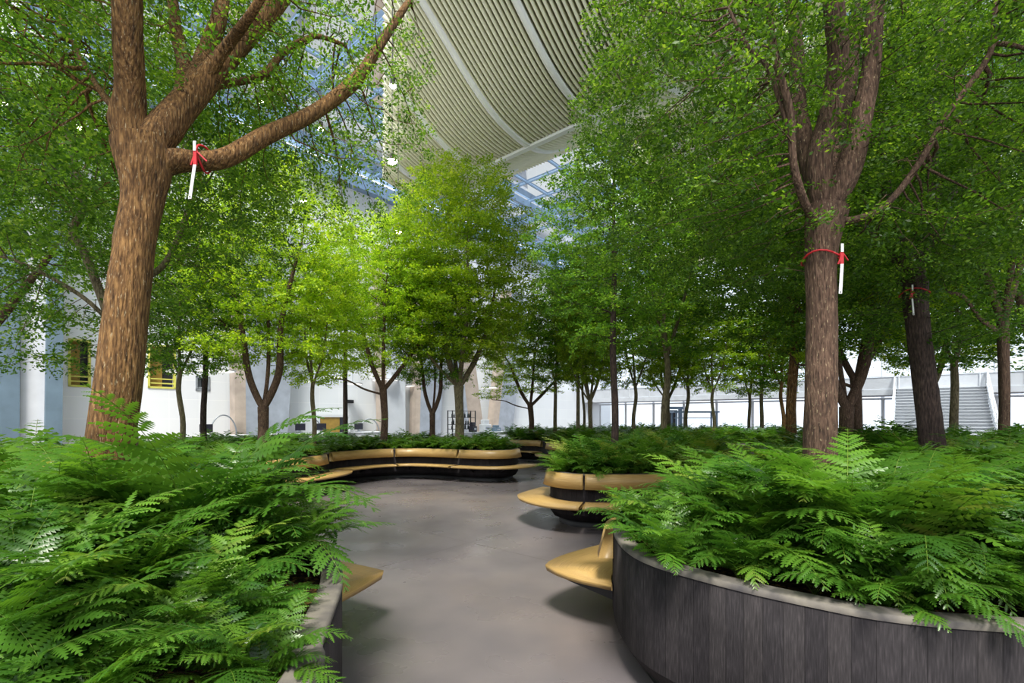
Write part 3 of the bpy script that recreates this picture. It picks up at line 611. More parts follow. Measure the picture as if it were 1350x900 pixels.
TREES = [
 # key, px, d, scale, materials, label
 ('vase', 605, 15.6, (1.1, 1.1, .99), BT, 'tall bright green tree with a vase of pale limbs, centre of the long planter'),
 ('spread', 505, 15.2, (.95, .95, 1.0), BT, 'dark-stemmed tree with a low side branch, third from the right end of the long planter'),
 ('twin', 570, 16.2, (.7, .7, .92), None, 'tree with a low fork standing just left of the pale vase-shaped tree'),
 ('slim', 413, 12.6, (.95, .95, .92), BT, 'small thin crooked tree with a low flat crown in the long planter'),
 ('twin', 347, 11.4, (.88, .88, 1.0), BT, 'tree forking low into two limbs at the left end of the long planter'),
 ('single', 270, 12.2, (1.0, 1.0, .92), None, 'slender straight tree, right one of the pair left of the forked tree'),
 ('slim', 238, 11.6, (1.0, 1.0, 1.0), None, 'slender tree closest on the right of the thick left trunk'),
 ('single', 809, 9.6, (1.0, 1.0, .97), None, 'tall slender dark tree rising from the front of the middle planter'),
 ('spread', 699, 21.3, (1.05, 1.05, .82), BT, 'round-crowned tree at the left end of the farthest planter'),
 ('slim', 732, 20.5, (1.3, 1.3, 1.2), None, 'thin tree just right of the round-crowned one in the farthest planter'),
 ('slim', 762, 18.6, (1.2, 1.2, 1.3), None, 'thin tree left of a still thinner one in the farthest planter'),
 ('slim', 769, 21.5, (1.0, 1.0, 1.3), None, 'thinnest leaning tree of the row in the farthest planter'),
 ('vase', 778, 18.0, (.62, .62, .8), BT, 'paler thicker stemmed tree left of the tall slender dark one'),
 ('slim', 837, 19.5, (1.3, 1.3, 1.1), BT, 'thin tree just right of the tall slender dark one'),
 ('slim', 878, 11.4, (1.25, 1.25, 1.2), None, 'slender tree at the back right of the middle planter beside the portal'),
 ('slim', 906, 20.5, (1.3, 1.3, 1.15), BT, 'thin upright tree in front of the far bluish bench frame'),
 ('slim', 940, 19.0, (1.1, 1.1, 1.0), BT, 'small pale tree with a low open fork right of the bluish frame'),
 ('slim', 988, 22.0, (1.2, 1.2, 1.0), None, 'very thin tree, left of the close trio behind the right foreground planter'),
 ('slim', 1004, 20.0, (1.3, 1.3, 1.0), BT, 'thin tree in the middle of the trio behind the right foreground planter'),
 ('slim', 1031, 18.6, (1.2, 1.2, 1.1), None, 'thin tree standing just left of the orange-barked trunk'),
 ('single', 1046, 9.4, (1.35, 1.35, 1.0), None, 'orange-barked straight trunk just left of the thick right tree'),
 ('twin', 1116, 8.6, (.85, .85, .95), None, 'dark double trunk just right of the thick right tree'),
 ('spread', 1128, 9.1, (.75, .75, .9), BT, 'tree half hidden behind the dark double trunk'),
 ('slim', 1258, 12.0, (1.5, 1.5, 1.1), None, 'forked tree in front of the white staircase'),
 ('spread', 1322, 7.4, (.6, .6, 1.3), None, 'crooked brown tree near the right edge of the frame'),
 ('twin', 1390, 9.5, (.9, .9, 1.1), None, 'tree whose crown reaches in from beyond the right edge'),
 ('spread', -45, 8.4, (1.0, 1.0, 1.1), None, 'tree whose crown fills the upper left corner behind the thick trunk'),
 ('single', 455, 16.9, (1.2, 1.2, 1.05), BT, 'straight tree at the back of the long planter between the crooked and the low-branched trees'),
 ('vase', 880, 22.0, (.75, .75, .9), BT, 'pale vase-shaped tree at the back of the farthest planter'),
 ('vase', 1228, 14.2, (.9, .9, .9), BT, 'bright green tree at the back behind the dark leaning tree'),
]
for i, (k, px, d, sc, mt, lab) in enumerate(TREES):
    if not any(l_[1].inside(at(px, d)[None, :2], .15)[0] for l_ in (P1, P2, P3, P4, P5, P6, P7)): print('TREE OUTSIDE', px, d)
    mt = dict(mt or {})
    if 'orange' in lab: mt['trunk'] = 'bark_warm'
    if k == 'single' and 'straight trunk' in lab: mt['trunk'] = 'bark_warm'
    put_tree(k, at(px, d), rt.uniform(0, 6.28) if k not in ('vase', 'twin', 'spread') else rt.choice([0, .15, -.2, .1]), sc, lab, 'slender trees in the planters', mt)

# ------------------------------------------------------------------ ferns
def frond(L, rng, pairs=13, det=6, stiff=1.0, wid=.27, el0=1.15):
    """one arching fern frond from the origin along +x; returns v, f, tint"""
    m = 14; s = np.linspace(0, 1, m); el = el0-(1.5+rng.uniform(-.3, .5))*s**1.3/stiff
    ds = L/(m-1); x = np.r_[0, np.cumsum(np.cos(el[:-1])*ds)]; z = np.r_[0, np.cumsum(np.sin(el[:-1])*ds)]; sway = rng.normal(0, .12)*s**2*L
    rp = np.c_[x, sway, z]
    V_, F_, T_ = [], [], []; base = 0; tn = rng.normal(.42, .16)
    # rachis: a thin three-sided stalk
    w = np.linspace(.0035, .001, m)
    ring = np.stack([rp+np.c_[0*w, w, 0*w], rp-np.c_[0*w, w, 0*w], rp-np.c_[0*w, 0*w, w*1.5]], 1).reshape(-1, 3); g = np.arange(m*3).reshape(m, 3); g2 = np.roll(g, -1, 1)
    V_.append(ring); F_.append(np.stack([g[:-1], g2[:-1], g2[1:], g[1:]], -1).reshape(-1, 4)); T_.append(np.full(len(F_[-1]), .9)); base += m*3
    t0 = .22
    for k in range(pairs):
        t_ = t0+(1-t0)*(k+.3)/pairs; i = t_*(m-1); a = int(i); fr = i-a; a2 = min(a+1, m-1); c = rp[a]*(1-fr)+rp[a2]*fr; tan = rp[a2]-rp[max(a2-1, 0)]; tan /= np.linalg.norm(tan)
        q = (t_-t0)/(1-t0); pl = wid*L*(.3+.7*math.sin(math.pi*min(1, q*.75+.25)))*(1-q**3*.7)*rng.uniform(.85, 1.1)
        for sd in (1, -1):
            ang = math.radians(62-22*q+rng.normal(0, 5)); side = np.array([0, sd, 0.]); d = tan*math.cos(ang)+side*math.sin(ang); up = np.cross(tan, side)*sd; 
            if up[2] < 0: up = -up
            tilt = rng.normal(.08, .12); d = d+up*tilt; d /= np.linalg.norm(d); wv = np.cross(up, d); wv /= np.linalg.norm(wv)
            nseg = det*3+1 if det > 1 else 3; ss = np.linspace(0, 1, nseg)
            env = (np.sin(np.pi*np.clip(ss*.82+.16, 0, 1)))*.105*pl+.0015
            if det > 1: env = env*np.choose(np.arange(nseg) % 3, [.2, .9, 1.45])
            env[-1] = .0008
            fwd = ss*pl; cen = c+d[None]*fwd[:, None]+np.array([0, 0, -1.])*(ss**2*pl*.28)[:, None]
            sh = (np.choose(np.arange(nseg) % 3, [0, .35, 1.0])*pl/nseg) if det > 1 else 0*ss
            dr = -env*.3
            up_ = np.array([0, 0, 1.])
            A = cen+wv*env[:, None]+d[None]*sh[:, None]+up_*dr[:, None]; B = cen-wv*env[:, None]+d[None]*sh[:, None]+up_*dr[:, None]
            if det > 1:
                vv = np.stack([A, cen, B], 1).reshape(-1, 3); g = base+np.arange(nseg*3).reshape(nseg, 3); F_.append(np.stack([g[:-1, :-1], g[:-1, 1:], g[1:, 1:], g[1:, :-1]], -1).reshape(-1, 4)); base += nseg*3
            else:
                vv = np.stack([A, B], 1).reshape(-1, 3); g = base+np.arange(nseg*2).reshape(nseg, 2); F_.append(np.stack([g[:-1, 0], g[:-1, 1], g[1:, 1], g[1:, 0]], -1)); base += nseg*2
            V_.append(vv); T_.append(np.full(len(F_[-1]), np.clip(tn+rng.normal(0, .07), 0, 1)))
    return np.concatenate(V_), np.concatenate(F_), np.concatenate(T_)
def rot(v, a, tilt=0.):
    c, s = math.cos(tilt), math.sin(tilt); v = v@np.array([[c, 0, -s], [0, 1, 0], [s, 0, c]]).T
    c, s = math.cos(a), math.sin(a); return v@np.array([[c, -s, 0], [s, c, 0], [0, 0, 1]]).T
def fern_arrays(rng, nf, L, pairs, det, wid=.27):
    V_, F_, T_ = [], [], []; b_ = 0
    for k in range(nf):
        a = k*2.4+rng.normal(0, .3); q = rng.uniform(.65, 1.1)
        v, f, t_ = frond(L*q, rng, pairs, det, rng.uniform(.75, 1.5), wid, rng.uniform(.9, 1.45)); v = rot(v, a)+np.array([rng.normal(0, .015), rng.normal(0, .015), 0]); V_.append(v); F_.append(f+b_); T_.append(t_); b_ += len(v)
    return np.concatenate(V_), np.concatenate(F_), np.concatenate(T_)
rf = np.random.default_rng(77)
FERN_HI = [np_mesh('fern_fronds', *(lambda a: (a[0], a[1]))(r_ := fern_arrays(rf, n_, L_, p_, 7, w_)), M['fern'], tint=r_[2]) for n_, L_, p_, w_ in ((18, .85, 17, .22), (20, .75, 16, .25), (17, .95, 19, .2), (19, .7, 15, .27), (21, .8, 18, .21), (16, 1.0, 18, .22))]
FERN_MID = [fern_arrays(rf, 18, L_, 14, 3, .25) for L_ in (.7, .6, .8, .65)]
FERN_LO = [fern_arrays(rf, 18, L_, 12, 1, .27) for L_ in (.7, .6, .78)]
def scatter(lp, spacing, seed, region=None, edge=.14, trunks=()):
    rng = np.random.default_rng(seed); mn, mx = lp.p.min(0), lp.p.max(0); g = np.array([(x, y) for x in np.arange(mn[0], mx[0], spacing) for y in np.arange(mn[1], mx[1], spacing*.87)]); g += rng.uniform(-.42, .42, g.shape)*spacing
    g = g[lp.inside(g)]; d = lp.dist(g); k = d > edge; g, d = g[k], d[k]
    if region is not None: k = region(g); g, d = g[k], d[k]
    return g, d
TR = [np.array(o.location[:2]) for o in COL.objects if o.get('category') == 'tree']
def clear_of_trunks(g, rad=.22):
    return np.array([min(np.linalg.norm(t_-p) for t_ in TR) > rad for p in g]) if len(g) else np.zeros(0, bool)
def visible(g, lim=.15):
    px = 675+FPX*g[:, 0]/np.maximum(g[:, 1], .05); return (g[:, 1] > .1) & (px > -160) & (px < 1510)
nfern = 0
def fern_label(bed, g, d, lp):
    px = 675+FPX*g[0]/max(g[1], .3)
    return bed
def ferns(bed_name, lp, spacing, seed, region, group, labels, scale=1.):
    """labels(g, edge_distance) -> label"""
    global nfern
    g, d = scatter(lp, spacing, seed, region); k = clear_of_trunks(g) & visible(g); g, d = g[k], d[k]; k = np.hypot(g[:, 0], g[:, 1]) > 1.8; g, d = g[k], d[k]; rng = np.random.default_rng(seed+1)
    for p, dd in zip(g, d):
        o = link('fern', FERN_HI[rng.integers(len(FERN_HI))]); s = scale*rng.uniform(.8, 1.15)*(min(1, .42+dd*.75) if p[0] > 0 else min(1.1, .82+dd*.5) if p[1] > 2.9 else min(.85, .2+dd*.6))
        o.location = (float(p[0]), float(p[1]), SOIL-.01); o.scale = (s*1.05, s*1.05, s*rng.uniform(.9, 1.15)); i = lp.near(*p); nn = lp.nrm[i]
        lean = .1*max(0, 1-dd/.5); o.rotation_mode = 'XYZ'
        o.rotation_euler = (Matrix.Rotation(lean, 3, Vector((-nn[1], nn[0], 0)))@Matrix.Rotation(rng.uniform(0, 6.28), 3, 'Z')).to_euler()
        tag(o, labels(p, dd), 'fern', group); nfern += 1
def fern_bed(label, lp, spacing, seed, kinds, scale=1., region=None, rad=.2):
    g, d = scatter(lp, spacing, seed, region, .12); k = clear_of_trunks(g, rad); g, d = g[k], d[k]; rng = np.random.default_rng(seed+2); V_, F_, T_ = [], [], []; b_ = 0
    for p, dd in zip(g, d):
        v, f, t_ = kinds[rng.integers(len(kinds))]; s = scale*rng.uniform(.75, 1.2)*min(1, .62+dd*.9); v = rot(v*np.array([s, s, s*rng.uniform(.85, 1.1)]), rng.uniform(0, 6.28))+np.array([p[0], p[1], SOIL])
        V_.append(v); F_.append(f+b_); T_.append((t_+.12+rng.normal(0, .14)).clip(0, 1)); b_ += len(v)
    v = np.concatenate(V_); c = np.array([lp.p[:, 0].mean(), lp.p[:, 1].mean(), SOIL]); o = link('fern_bed', np_mesh('fern_bed', v-c, np.concatenate(F_), M['fern'], tint=np.concatenate(T_))); o.location = [float(q) for q in c]
    tag(o, label, 'ferns', kind='stuff'); print(label, len(g), len(v)); return o
L1, L2, L3, L4, L5, L6, L7 = [p[1] for p in (P1, P2, P3, P4, P5, P6, P7)]
near1 = lambda g: np.hypot(g[:, 0]+1.2, g[:, 1]-2.2) < 2.6
near2 = lambda g: g[:, 1] < 4.9
def row(dd): return 'rim row' if dd < .3 else 'second row' if dd < .6 else 'third row' if dd < .95 else 'fourth row' if dd < 1.3 else 'fifth row' if dd < 1.65 else 'innermost part'
def lab1(p, dd):
    far = 'nearest the camera' if p[1] < 1.7 else 'well short of the trunk' if p[1] < 2.15 else 'just short of the trunk' if p[1] < 2.6 else 'level with the thick trunk' if p[1] < 3.4 else 'beyond the thick trunk'
    px = 675+FPX*p[0]/max(p[1], .3); side = 'beside the walkway' if px > 330 else 'in mid bed' if px > 130 else 'at the frame edge'
    return f'fern, {row(dd)} of left planter, {far}, {side}'
def lab2(p, dd):
    px = 675+FPX*p[0]/max(p[1], .3); far = 'front' if p[1] < 3.0 else 'middle' if p[1] < 4.0 else 'back'
    side = 'at its left tip' if px < 900 else 'left of the thick trunk' if px < 1040 else 'before the thick trunk' if px < 1130 else 'right of the thick trunk' if px < 1260 else 'at the frame edge'
    return f'green fern, {row(dd)}, {far} of the right planter, {side}'
ferns('left', L1, .33, 5, near1, 'ferns of the left foreground planter', lab1, 1.2)
ferns('right', L2, .33, 6, near2, 'ferns of the right foreground planter', lab2, 1.12)
fern_bed('dense fern carpet at the back of the left foreground planter', L1, .33, 15, FERN_MID, 1.4, lambda g: ~near1(g) & visible(g))
fern_bed('dense fern carpet at the back of the right foreground planter', L2, .33, 16, FERN_MID, 1.5, lambda g: ~near2(g))
fern_bed('even carpet of ferns in the long planter with two benches', L3, .34, 17, FERN_LO, .98)
fern_bed('feathery carpet of ferns in the rounded middle planter', L4, .30, 18, FERN_MID, 1.3)
fern_bed('carpet of ferns in the farthest planter', L5, .38, 19, FERN_LO, 1.2)
fern_bed('carpet of ferns in the far right planter', L6, .38, 20, FERN_LO, 1.1)
fern_bed('carpet of ferns in the planter at the left edge', L7, .36, 21, FERN_LO, 1.1)
print('individual ferns', nfern)

# ------------------------------------------------------------------ slatted canopies under the glass
ZU = [(2, 14.6), (4, 15.0), (6, 15.0), (7, 14.8), (8, 14.4), (9, 13.8), (10, 13.15), (11, 12.5), (12, 12.0), (13, 11.8), (14, 11.75), (15, 12.0), (15.7, 12.35), (16.5, 12.85), (17.2, 13.1)]
zu = np.array(ZU); uu = np.linspace(2.2, 17.2, 61); kk = np.convolve(np.pad(np.interp(uu, zu[:, 0], zu[:, 1]), 2, 'edge'), np.ones(5)/5, 'valid')
def canopy(du, dv, v0, v1, label, ribs):
    root = empty('slatted_canopy', UV(9.7+du, (v0+v1)/2+dv, 13), label=label, cat='ceiling canopy', group='slatted wave canopies under the roof'); root.rotation_euler[2] = -RU
    # local axes: y along u, x along -v (root turned so that its y axis is the hall's u axis)
    lx = lambda v: -(v-(v0+v1)/2); ly = lambda u: u-9.7; lz = lambda z: z-13
    us0 = lambda v: max(2.2, .7*(v+dv)-du) if du == 0 else 2.2     # the hem is cut on the skew at the left
    def blade(v, w, h, off, us=uu, zs=kk):
        m = len(us); t_ = np.gradient(zs, us); nn = np.c_[-t_, np.ones(m)]; nn /= np.linalg.norm(nn, axis=1)[:, None]
        vs = np.zeros((m, 4, 3))
        for j, (a, b_) in enumerate(((-w/2, off), (w/2, off), (w/2, off+h), (-w/2, off+h))):
            vs[:, j, 0] = lx(v)+a; vs[:, j, 1] = ly(us)+nn[:, 0]*b_; vs[:, j, 2] = lz(zs)+nn[:, 1]*b_
        g = np.arange(m*4).reshape(m, 4); g2 = np.roll(g, -1, 1); f = np.stack([g[:-1], g2[:-1], g2[1:], g[1:]], -1).reshape(-1, 4)
        return vs.reshape(-1, 3), np.vstack([f, [g[0][::-1], g[-1]]])
    V_, F_, b_ = [], [], 0
    for v in np.arange(v0, v1, .16):
        # the left rim swings back like a rounded hem
        e = max(0, (v-(v1-1.4))/1.4); us = np.linspace(us0(v), 17.2-e**2*2.4, 61); v_, f_ = blade(v, .05, .17, .0, us, np.interp(us, uu, kk)+e**2*.15); V_.append(v_); F_.append(f_+b_); b_ += len(v_)
    link('slats', np_mesh('slats', np.concatenate(V_), np.concatenate(F_), M['canopy_fin']), root)
    V2, F2 = [], []; vv = np.linspace(v0+.2, v1-1.2, 15)
    for k in range(14):
        us = np.linspace(us0(vv[k+1])+.3, 16.8, 50); v_, f_ = blade((vv[k]+vv[k+1])/2, vv[k+1]-vv[k], .03, .2, us, np.interp(us, uu, kk)); V2.append(v_); F2.append(f_+len(v_)*k)
    link('backing_panel', np_mesh('backing_panel', np.concatenate(V2), np.concatenate(F2), M['canopy_back']), root)
    for v in ribs:
        us = np.linspace(us0(v)+.1, 16.4, 55); v_, f_ = blade(v, .2, .1, -.06, us, np.interp(us, uu, kk)); link('rib', np_mesh('rib', v_, f_, M['canopy_rib']), root)
    for u in ((14.0,) if du == 0 else (14.0, 6.2)):
        z = np.interp(u, uu, kk); mb = MB(); mb.box((0, ly(u), lz(z)-.04), (v1-v0-.5, .2, .1)); mb.build('cross_rib', M['canopy_rib'], root)
    for u, v in ((5, v0+2), (13, v0+2), (8 if du == 0 else 5, v1-7), (13.5, v1-3)):
        if True:
            mb = MB(); mb.bar((lx(v), ly(u), lz(np.interp(u, uu, kk))+.1), (lx(v), ly(u), lz(ZR+.2)), .03); mb.build('suspension_cable', M['steel_grey'], root)
    root.location = UV(9.7+du, (v0+v1)/2+dv, 13); root.rotation_euler[2] = -RU
    return root
canopy(0, 0, 2.5, 17.7, 'large cream slatted wave canopy hanging under the glass roof', (5.7, 8.3, 10.9, 13.5, 16.1))
canopy(17.5, -2, 0.5, 13.5, 'second slatted wave canopy seen farther back between the crowns', (3.1, 5.7, 8.3, 10.9))
# ------------------------------------------------------------------ concrete pylons along the left wall
def pylon(px0b, px1b, px0t, px1t, ytop, dv, side_w, label, m_front, m_side, d_add=0):
    """foot between two columns of the photo, leaning head between two others"""
    def uof(px, v): a = (px-675)/FPX; d = v/(.643-.766*a); return (.643*a+.766)*d
    v = VL-dv; b0, b1, t0, t1 = uof(px0b, v), uof(px1b, v), uof(px0t, v), uof(px1t, v)
    a = ((px0b+px1b)/2-675)/FPX; d = v/(.643-.766*a); zt = min(ZR-.5, wz(ytop, d))
    root = empty('leaning_pylon', UV((b0+b1)/2, v, 0), label=label, cat='pylon', group='concrete pylons along the left wall'); r0 = np.array(root.location)
    L = lambda u, v_, z: tuple(np.array(UV(u, v_, z))-r0)
    mb = MB(); mb.prism([L(b0, v, 0), L(b1, v, 0), L(b1, v+.8, 0), L(b0, v+.8, 0)], [L(t0, v, zt), L(t1, v, zt), L(t1, v+.8, zt), L(t0, v+.8, zt)]); mb.build('pylon_body', M[m_front], root)
    if side_w:
        mb = MB(); mb.prism([L(b0-side_w, v+.1, 0), L(b0-.002, v+.004, 0), L(b0-.002, v+.75, 0), L(b0-side_w, v+.75, 0)], [L(t0-side_w, v+.1, zt), L(t0-.002, v+.004, zt), L(t0-.002, v+.75, zt), L(t0-side_w, v+.75, zt)]); mb.build('pylon_flank', M[m_side], root)
    return root
pylon(-40, 26, -20, 28, 40, 1.2, 0, 'blue-grey concrete pylon at the left edge of the frame', 'blue_concrete', 'concrete')
pylon(26, 58, 30, 66, 40, 1.0, 0, 'white rendered pylon strip beside the left-edge blue pylon', 'pale_concrete', 'concrete')
pylon(59, 82, 67, 88, 40, 1.3, 0, 'narrow blue-grey pylon right of the white strip', 'blue_concrete', 'concrete')
pylon(325, 378, 322, 395, 300, 1.0, .45, 'broad grey pylon with a warmly lit brown flank behind the forked tree', 'concrete', 'warm_concrete')
pylon(512, 535, 505, 533, 330, 1.0, .3, 'grey pylon with a red-brown flank behind the low-branched tree', 'pale_concrete', 'warm_concrete')
pylon(553, 580, 560, 592, 330, .9, .3, 'grey pylon with a pinkish flank left of the bottle rack', 'concrete', 'warm_concrete')
pylon(622, 640, 596, 614, 380, 1.2, .2, 'brown-grey pylon leaning left, right of the bottle rack', 'warm_concrete', 'concrete')
pylon(655, 674, 675, 696, 380, 1.2, .5, 'grey pylon leaning right beside the farthest planter', 'concrete', 'warm_concrete')
# concrete head beam at the far end of the left wall
mb = MB(); r_ = UV(36, VL-1.4, 12.2); mb.prism([UV(37, VL-2.6, 12.0), UV(43.5, VL-2.6, 12.0), UV(43.5, VL-.02, 12.0), UV(37, VL-.02, 12.0)], [UV(37, VL-2.6, 14.0), UV(43.5, VL-2.6, 14.0), UV(43.5, VL-.02, 14.0), UV(37, VL-.02, 14.0)]); struct(mb.build('trim_3', M['concrete']))
# right-hand pillar and wall
mb = MB(); mb.prism([UV(16, -17.2, 0), UV(17.4, -17.2, 0), UV(17.4, -18.4, 0), UV(16, -18.4, 0)], [UV(16, -17.2, ZR), UV(17.4, -17.2, ZR), UV(17.4, -18.4, ZR), UV(16, -18.4, ZR)]); struct(mb.build('trim_4', M['pale_concrete']))
wall_uv('wall_right', (13, -22.5), (34, -22.5), 0, ZR, .4, M['white_paint'])
# ------------------------------------------------------------------ white staircase to the gallery
st = empty('staircase', (0, 0, 0), label='white open staircase rising to the far gallery on the right', cat='staircase')
a_ = (1238-675)/FPX; u1 = UF-2.6; dd_ = u1/(.643*a_+.766); v_c = dd_*(.643-.766*a_); st.location = UV(u1-4, v_c, 0); st.rotation_euler[2] = -RU
wst = 4.4; nst = 20; run = 7.0; rise = 3.85
for k in range(nst):
    y = 4-run+run*k/nst; mb = MB(); mb.box((0, y+run/nst/2, rise*(k+1)/nst-.02), (wst, run/nst*1.05, .04)); mb.box((0, y+run/nst*.5, rise*(k+.5)/nst-.02), (wst*.99, .03, rise/nst-.042)); mb.build('step', M['stair_grey'], st)
for s_ in (-1, 1):
    mb = MB(); mb.bar((s_*(wst/2+.06), 4-run, .05), (s_*(wst/2+.06), 4, rise), .1, .4); mb.build('stringer', M['white_metal'], st)
    mb = MB(); mb.bar((s_*(wst/2+.06), 4-run, 1.1), (s_*(wst/2+.06), 4, rise+1.1), .07, .07)
    for k in range(0, nst+1, 2): y = 4-run+run*k/nst; z = rise*k/nst; mb.bar((s_*(wst/2+.06), y, z+.05), (s_*(wst/2+.06), y, z+1.1), .04)
    for h_ in (.35, .6, .85): mb.bar((s_*(wst/2+.06), 4-run, h_), (s_*(wst/2+.06), 4, rise+h_), .025, .025)
    mb.build('handrail', M['white_metal'], st)
# a second, narrow staircase seen edge-on at the far end of the left wall
# ------------------------------------------------------------------ pendant disc lamps by the left wall
def disc(px, py, d, rad, label):
    c = Q(px, py, d); o = empty('pendant_lamp', c, label=label, cat='lamp', group='white disc pendants by the left wall')
    mb = MB(); n = 28; ring = lambda r, z: [(r*math.cos(2*math.pi*k/n), r*math.sin(2*math.pi*k/n), z) for k in range(n)]
    mb.prism(ring(rad*.97, 0), ring(rad, .05)); mb.build('lamp_shade', M['white_paint'], o)
    MB().prism(ring(rad*.9, -.012), ring(rad*.9, -.001)).build('diffuser', M['pendant_glow'], o)
    mb = MB(); mb.bar((0, 0, .05), (0, 0, ZR-c[2]+.1), .025); mb.build('lamp_cord', M['steel_grey'], o)
disc(436, 497, 24, .64, 'white disc pendant lamp just right of the thin crooked tree')
disc(405, 503, 24, .32, 'white disc pendant lamp left of the thin crooked tree')
disc(465, 506, 28, .55, 'white disc pendant lamp left of the low-branched tree')
disc(508, 501, 30, .85, 'white disc pendant lamp above the low branch of the low-branched tree')
disc(542, 509, 32, .36, 'white disc pendant lamp behind the two centre trees')
disc(645, 511, 34, .6, 'white disc pendant lamp over the bottle rack counter')
disc(284, 489, 21, .8, 'white disc pendant lamp behind the slender pair of trees')
disc(236, 490, 20, .5, 'white disc pendant lamp beside the thick left trunk')
# ------------------------------------------------------------------ small warm spots hung from the roof
SP = [(105, 168, 9), (517, 212, 14), (518, 113, 12), (343, 133, 10), (400, 265, 15), (525, 305, 17), (268, 305, 13), (6, 138, 9), (423, 170, 14)]
SL = ['warm spot lamp glowing in the upper left crown', 'bright warm spot lamp at the left corner of the wave canopy', 'warm spot lamp at the upper left edge of the canopy', 'warm spot lamp between the limbs of the thick left tree',
      'warm spot lamp in front of the forked tree crown', 'warm spot lamp among the centre crowns', 'warm spot lamp behind the right side of the thick trunk', 'warm spot lamp at the far left edge', 'warm spot lamp below the long lower limb']
for (px, py, d), lab in zip(SP, SL):
    c = Q(px, py, d); o = empty('spot_lamp', c, label=lab, cat='lamp', group='small warm spot lamps')
    mb = MB(); n = 12; mb.tube([(0, 0, .02), (0, 0, .2)], .06, n); mb.build('lamp_housing', M['black'], o)
    q_ = d/13 if px != 517 else 1.6; mb = MB(); mb.tube([(0, 0, -.06*q_), (0, 0, -.045*q_), (0, 0, .0), (0, 0, .03)], [.02*q_, .06*q_, .09*q_, .05], n); mb.build('bulb', M['lamp_glow'], o, smooth=True)
    mb = MB(); mb.bar((0, 0, .2), (0, 0, ZR-c[2]+.1), .015); mb.build('cable', M['black'], o)
# ------------------------------------------------------------------ tags tied to the trees
def tie_tag(anchor, rad, length, lean, label, wrap_z=0., w=.028, x0=0., around='z'):
    o = empty('tree_tag', anchor, label=label, cat='tag')
    mb = MB(); n = 20; k = MB()
    mb.tube([((rad*math.cos(a), rad*math.sin(a), .03*math.sin(a*2)) if around == 'z' else (.01*math.sin(a*2), rad*math.cos(a), rad*math.sin(a))) for a in np.linspace(-math.pi/2, 1.5*math.pi, n)], .008, 6); mb.build('red_cord', M['red_strap'], o, smooth=True)
    y0 = -math.sqrt(rad*rad-x0*x0)-.012
    k.box((x0, y0-.004, -.05), (w*1.1, .014, .1)); k.bar((x0+.01, y0, -.0), (x0+.07, y0+.02, -.06), .009); k.bar((x0-.005, y0-.006, -.03), (x0-.03, y0-.004, -.1), .01); k.build('red_ribbon', M['red_strap'], o)
    q = MB(); q.prism([(x0-w/2, y0-.012, -.1), (x0+w/2, y0-.012, -.1), (x0+w/2, y0-.008, -.1), (x0-w/2, y0-.008, -.1)], [(x0-w/2-lean, y0-.02, -.1-length), (x0+w/2-lean, y0-.02, -.1-length), (x0+w/2-lean, y0-.016, -.1-length), (x0-w/2-lean, y0-.016, -.1-length)]); q.build('tag_strip', M['white_strap'], o)
    q = MB(); q.prism([(x0-w*.45, y0-.015, .07), (x0+w*.45, y0-.015, .07), (x0+w*.45, y0-.011, .07), (x0-w*.45, y0-.011, .07)], [(x0-w*.45, y0-.015, .0), (x0+w*.45, y0-.015, .0), (x0+w*.45, y0-.011, .0), (x0-w*.45, y0-.011, .0)]); q.build('tag_end', M['white_strap'], o)
    q = MB(); q.box((x0-lean*.95, y0-.0215, -.1-length*.95), (.008, .002, .012)); q.build('tag_mark', M['black'], o)
tie_tag(Q(270, 210, 3.62), .093, .25, .03, 'white tag strip with red ribbon hanging from the lower limb of the left tree', .0, .022, 0., 'x')
tie_tag(Q(1083, 340, 4.2), .15, .25, .02, 'white tag strip with red ribbon on the thick right trunk', .0, .026, .075)
tie_tag(Q(1206, 386, 6.0), .155, .2, -.01, 'small white tag hanging on the dark leaning tree', .0, .02, -.125)
# ------------------------------------------------------------------ desks, screens, rack and doorway along the left wall
def onw(px, off=3.0):
    a = (px-675)/FPX; v = VL-off; d = v/(.643-.766*a); return (.643*a+.766)*d, v, d
def desk(px, w, label, off=3.):
    u, v, d = onw(px, off); o = empty('desk', UV(u, v, 0), wall_rz, label, 'desk', 'reception desks by the left wall')
    MB().box((0, 0, 1.08), (w, .7, .05)).build('desk_top', M['desk_white'], o, bevel=.01); MB().box((0, -.28, .53), (w*.96, .05, 1.05)).build('front_panel', M['desk_white'], o)
    for s_ in (-1, 1): MB().box((s_*(w*.48-.03), .03, .53), (.05, .56, 1.05)).build('side_panel', M['desk_white'], o)
def screen(px, label, off=3.):
    u, v, d = onw(px, off); o = empty('monitor', UV(u, v, 1.106), wall_rz, label, 'monitor', 'monitors on the reception desks')
    MB().box((0, 0, .30), (.5, .05, .34)).build('display', M['screen_black'], o, bevel=.01); MB().box((0, .03, .09), (.06, .04, .18)).build('stand', M['steel_grey'], o); MB().box((0, .02, .01), (.26, .2, .02)).build('stand_base', M['steel_grey'], o)
desk(275, 3, 'white desk seen between the slender pair of trees'); desk(413, 4.6, 'white desk behind the small crooked tree'); desk(474, 2.6, 'white desk left of the low-branched tree')
screen(272, 'dark monitor beside the right slender tree'); screen(396, 'dark monitor left of the small crooked tree'); screen(424, 'dark monitor just right of the small crooked tree'); screen(473, 'dark monitor left of the low-branched tree')
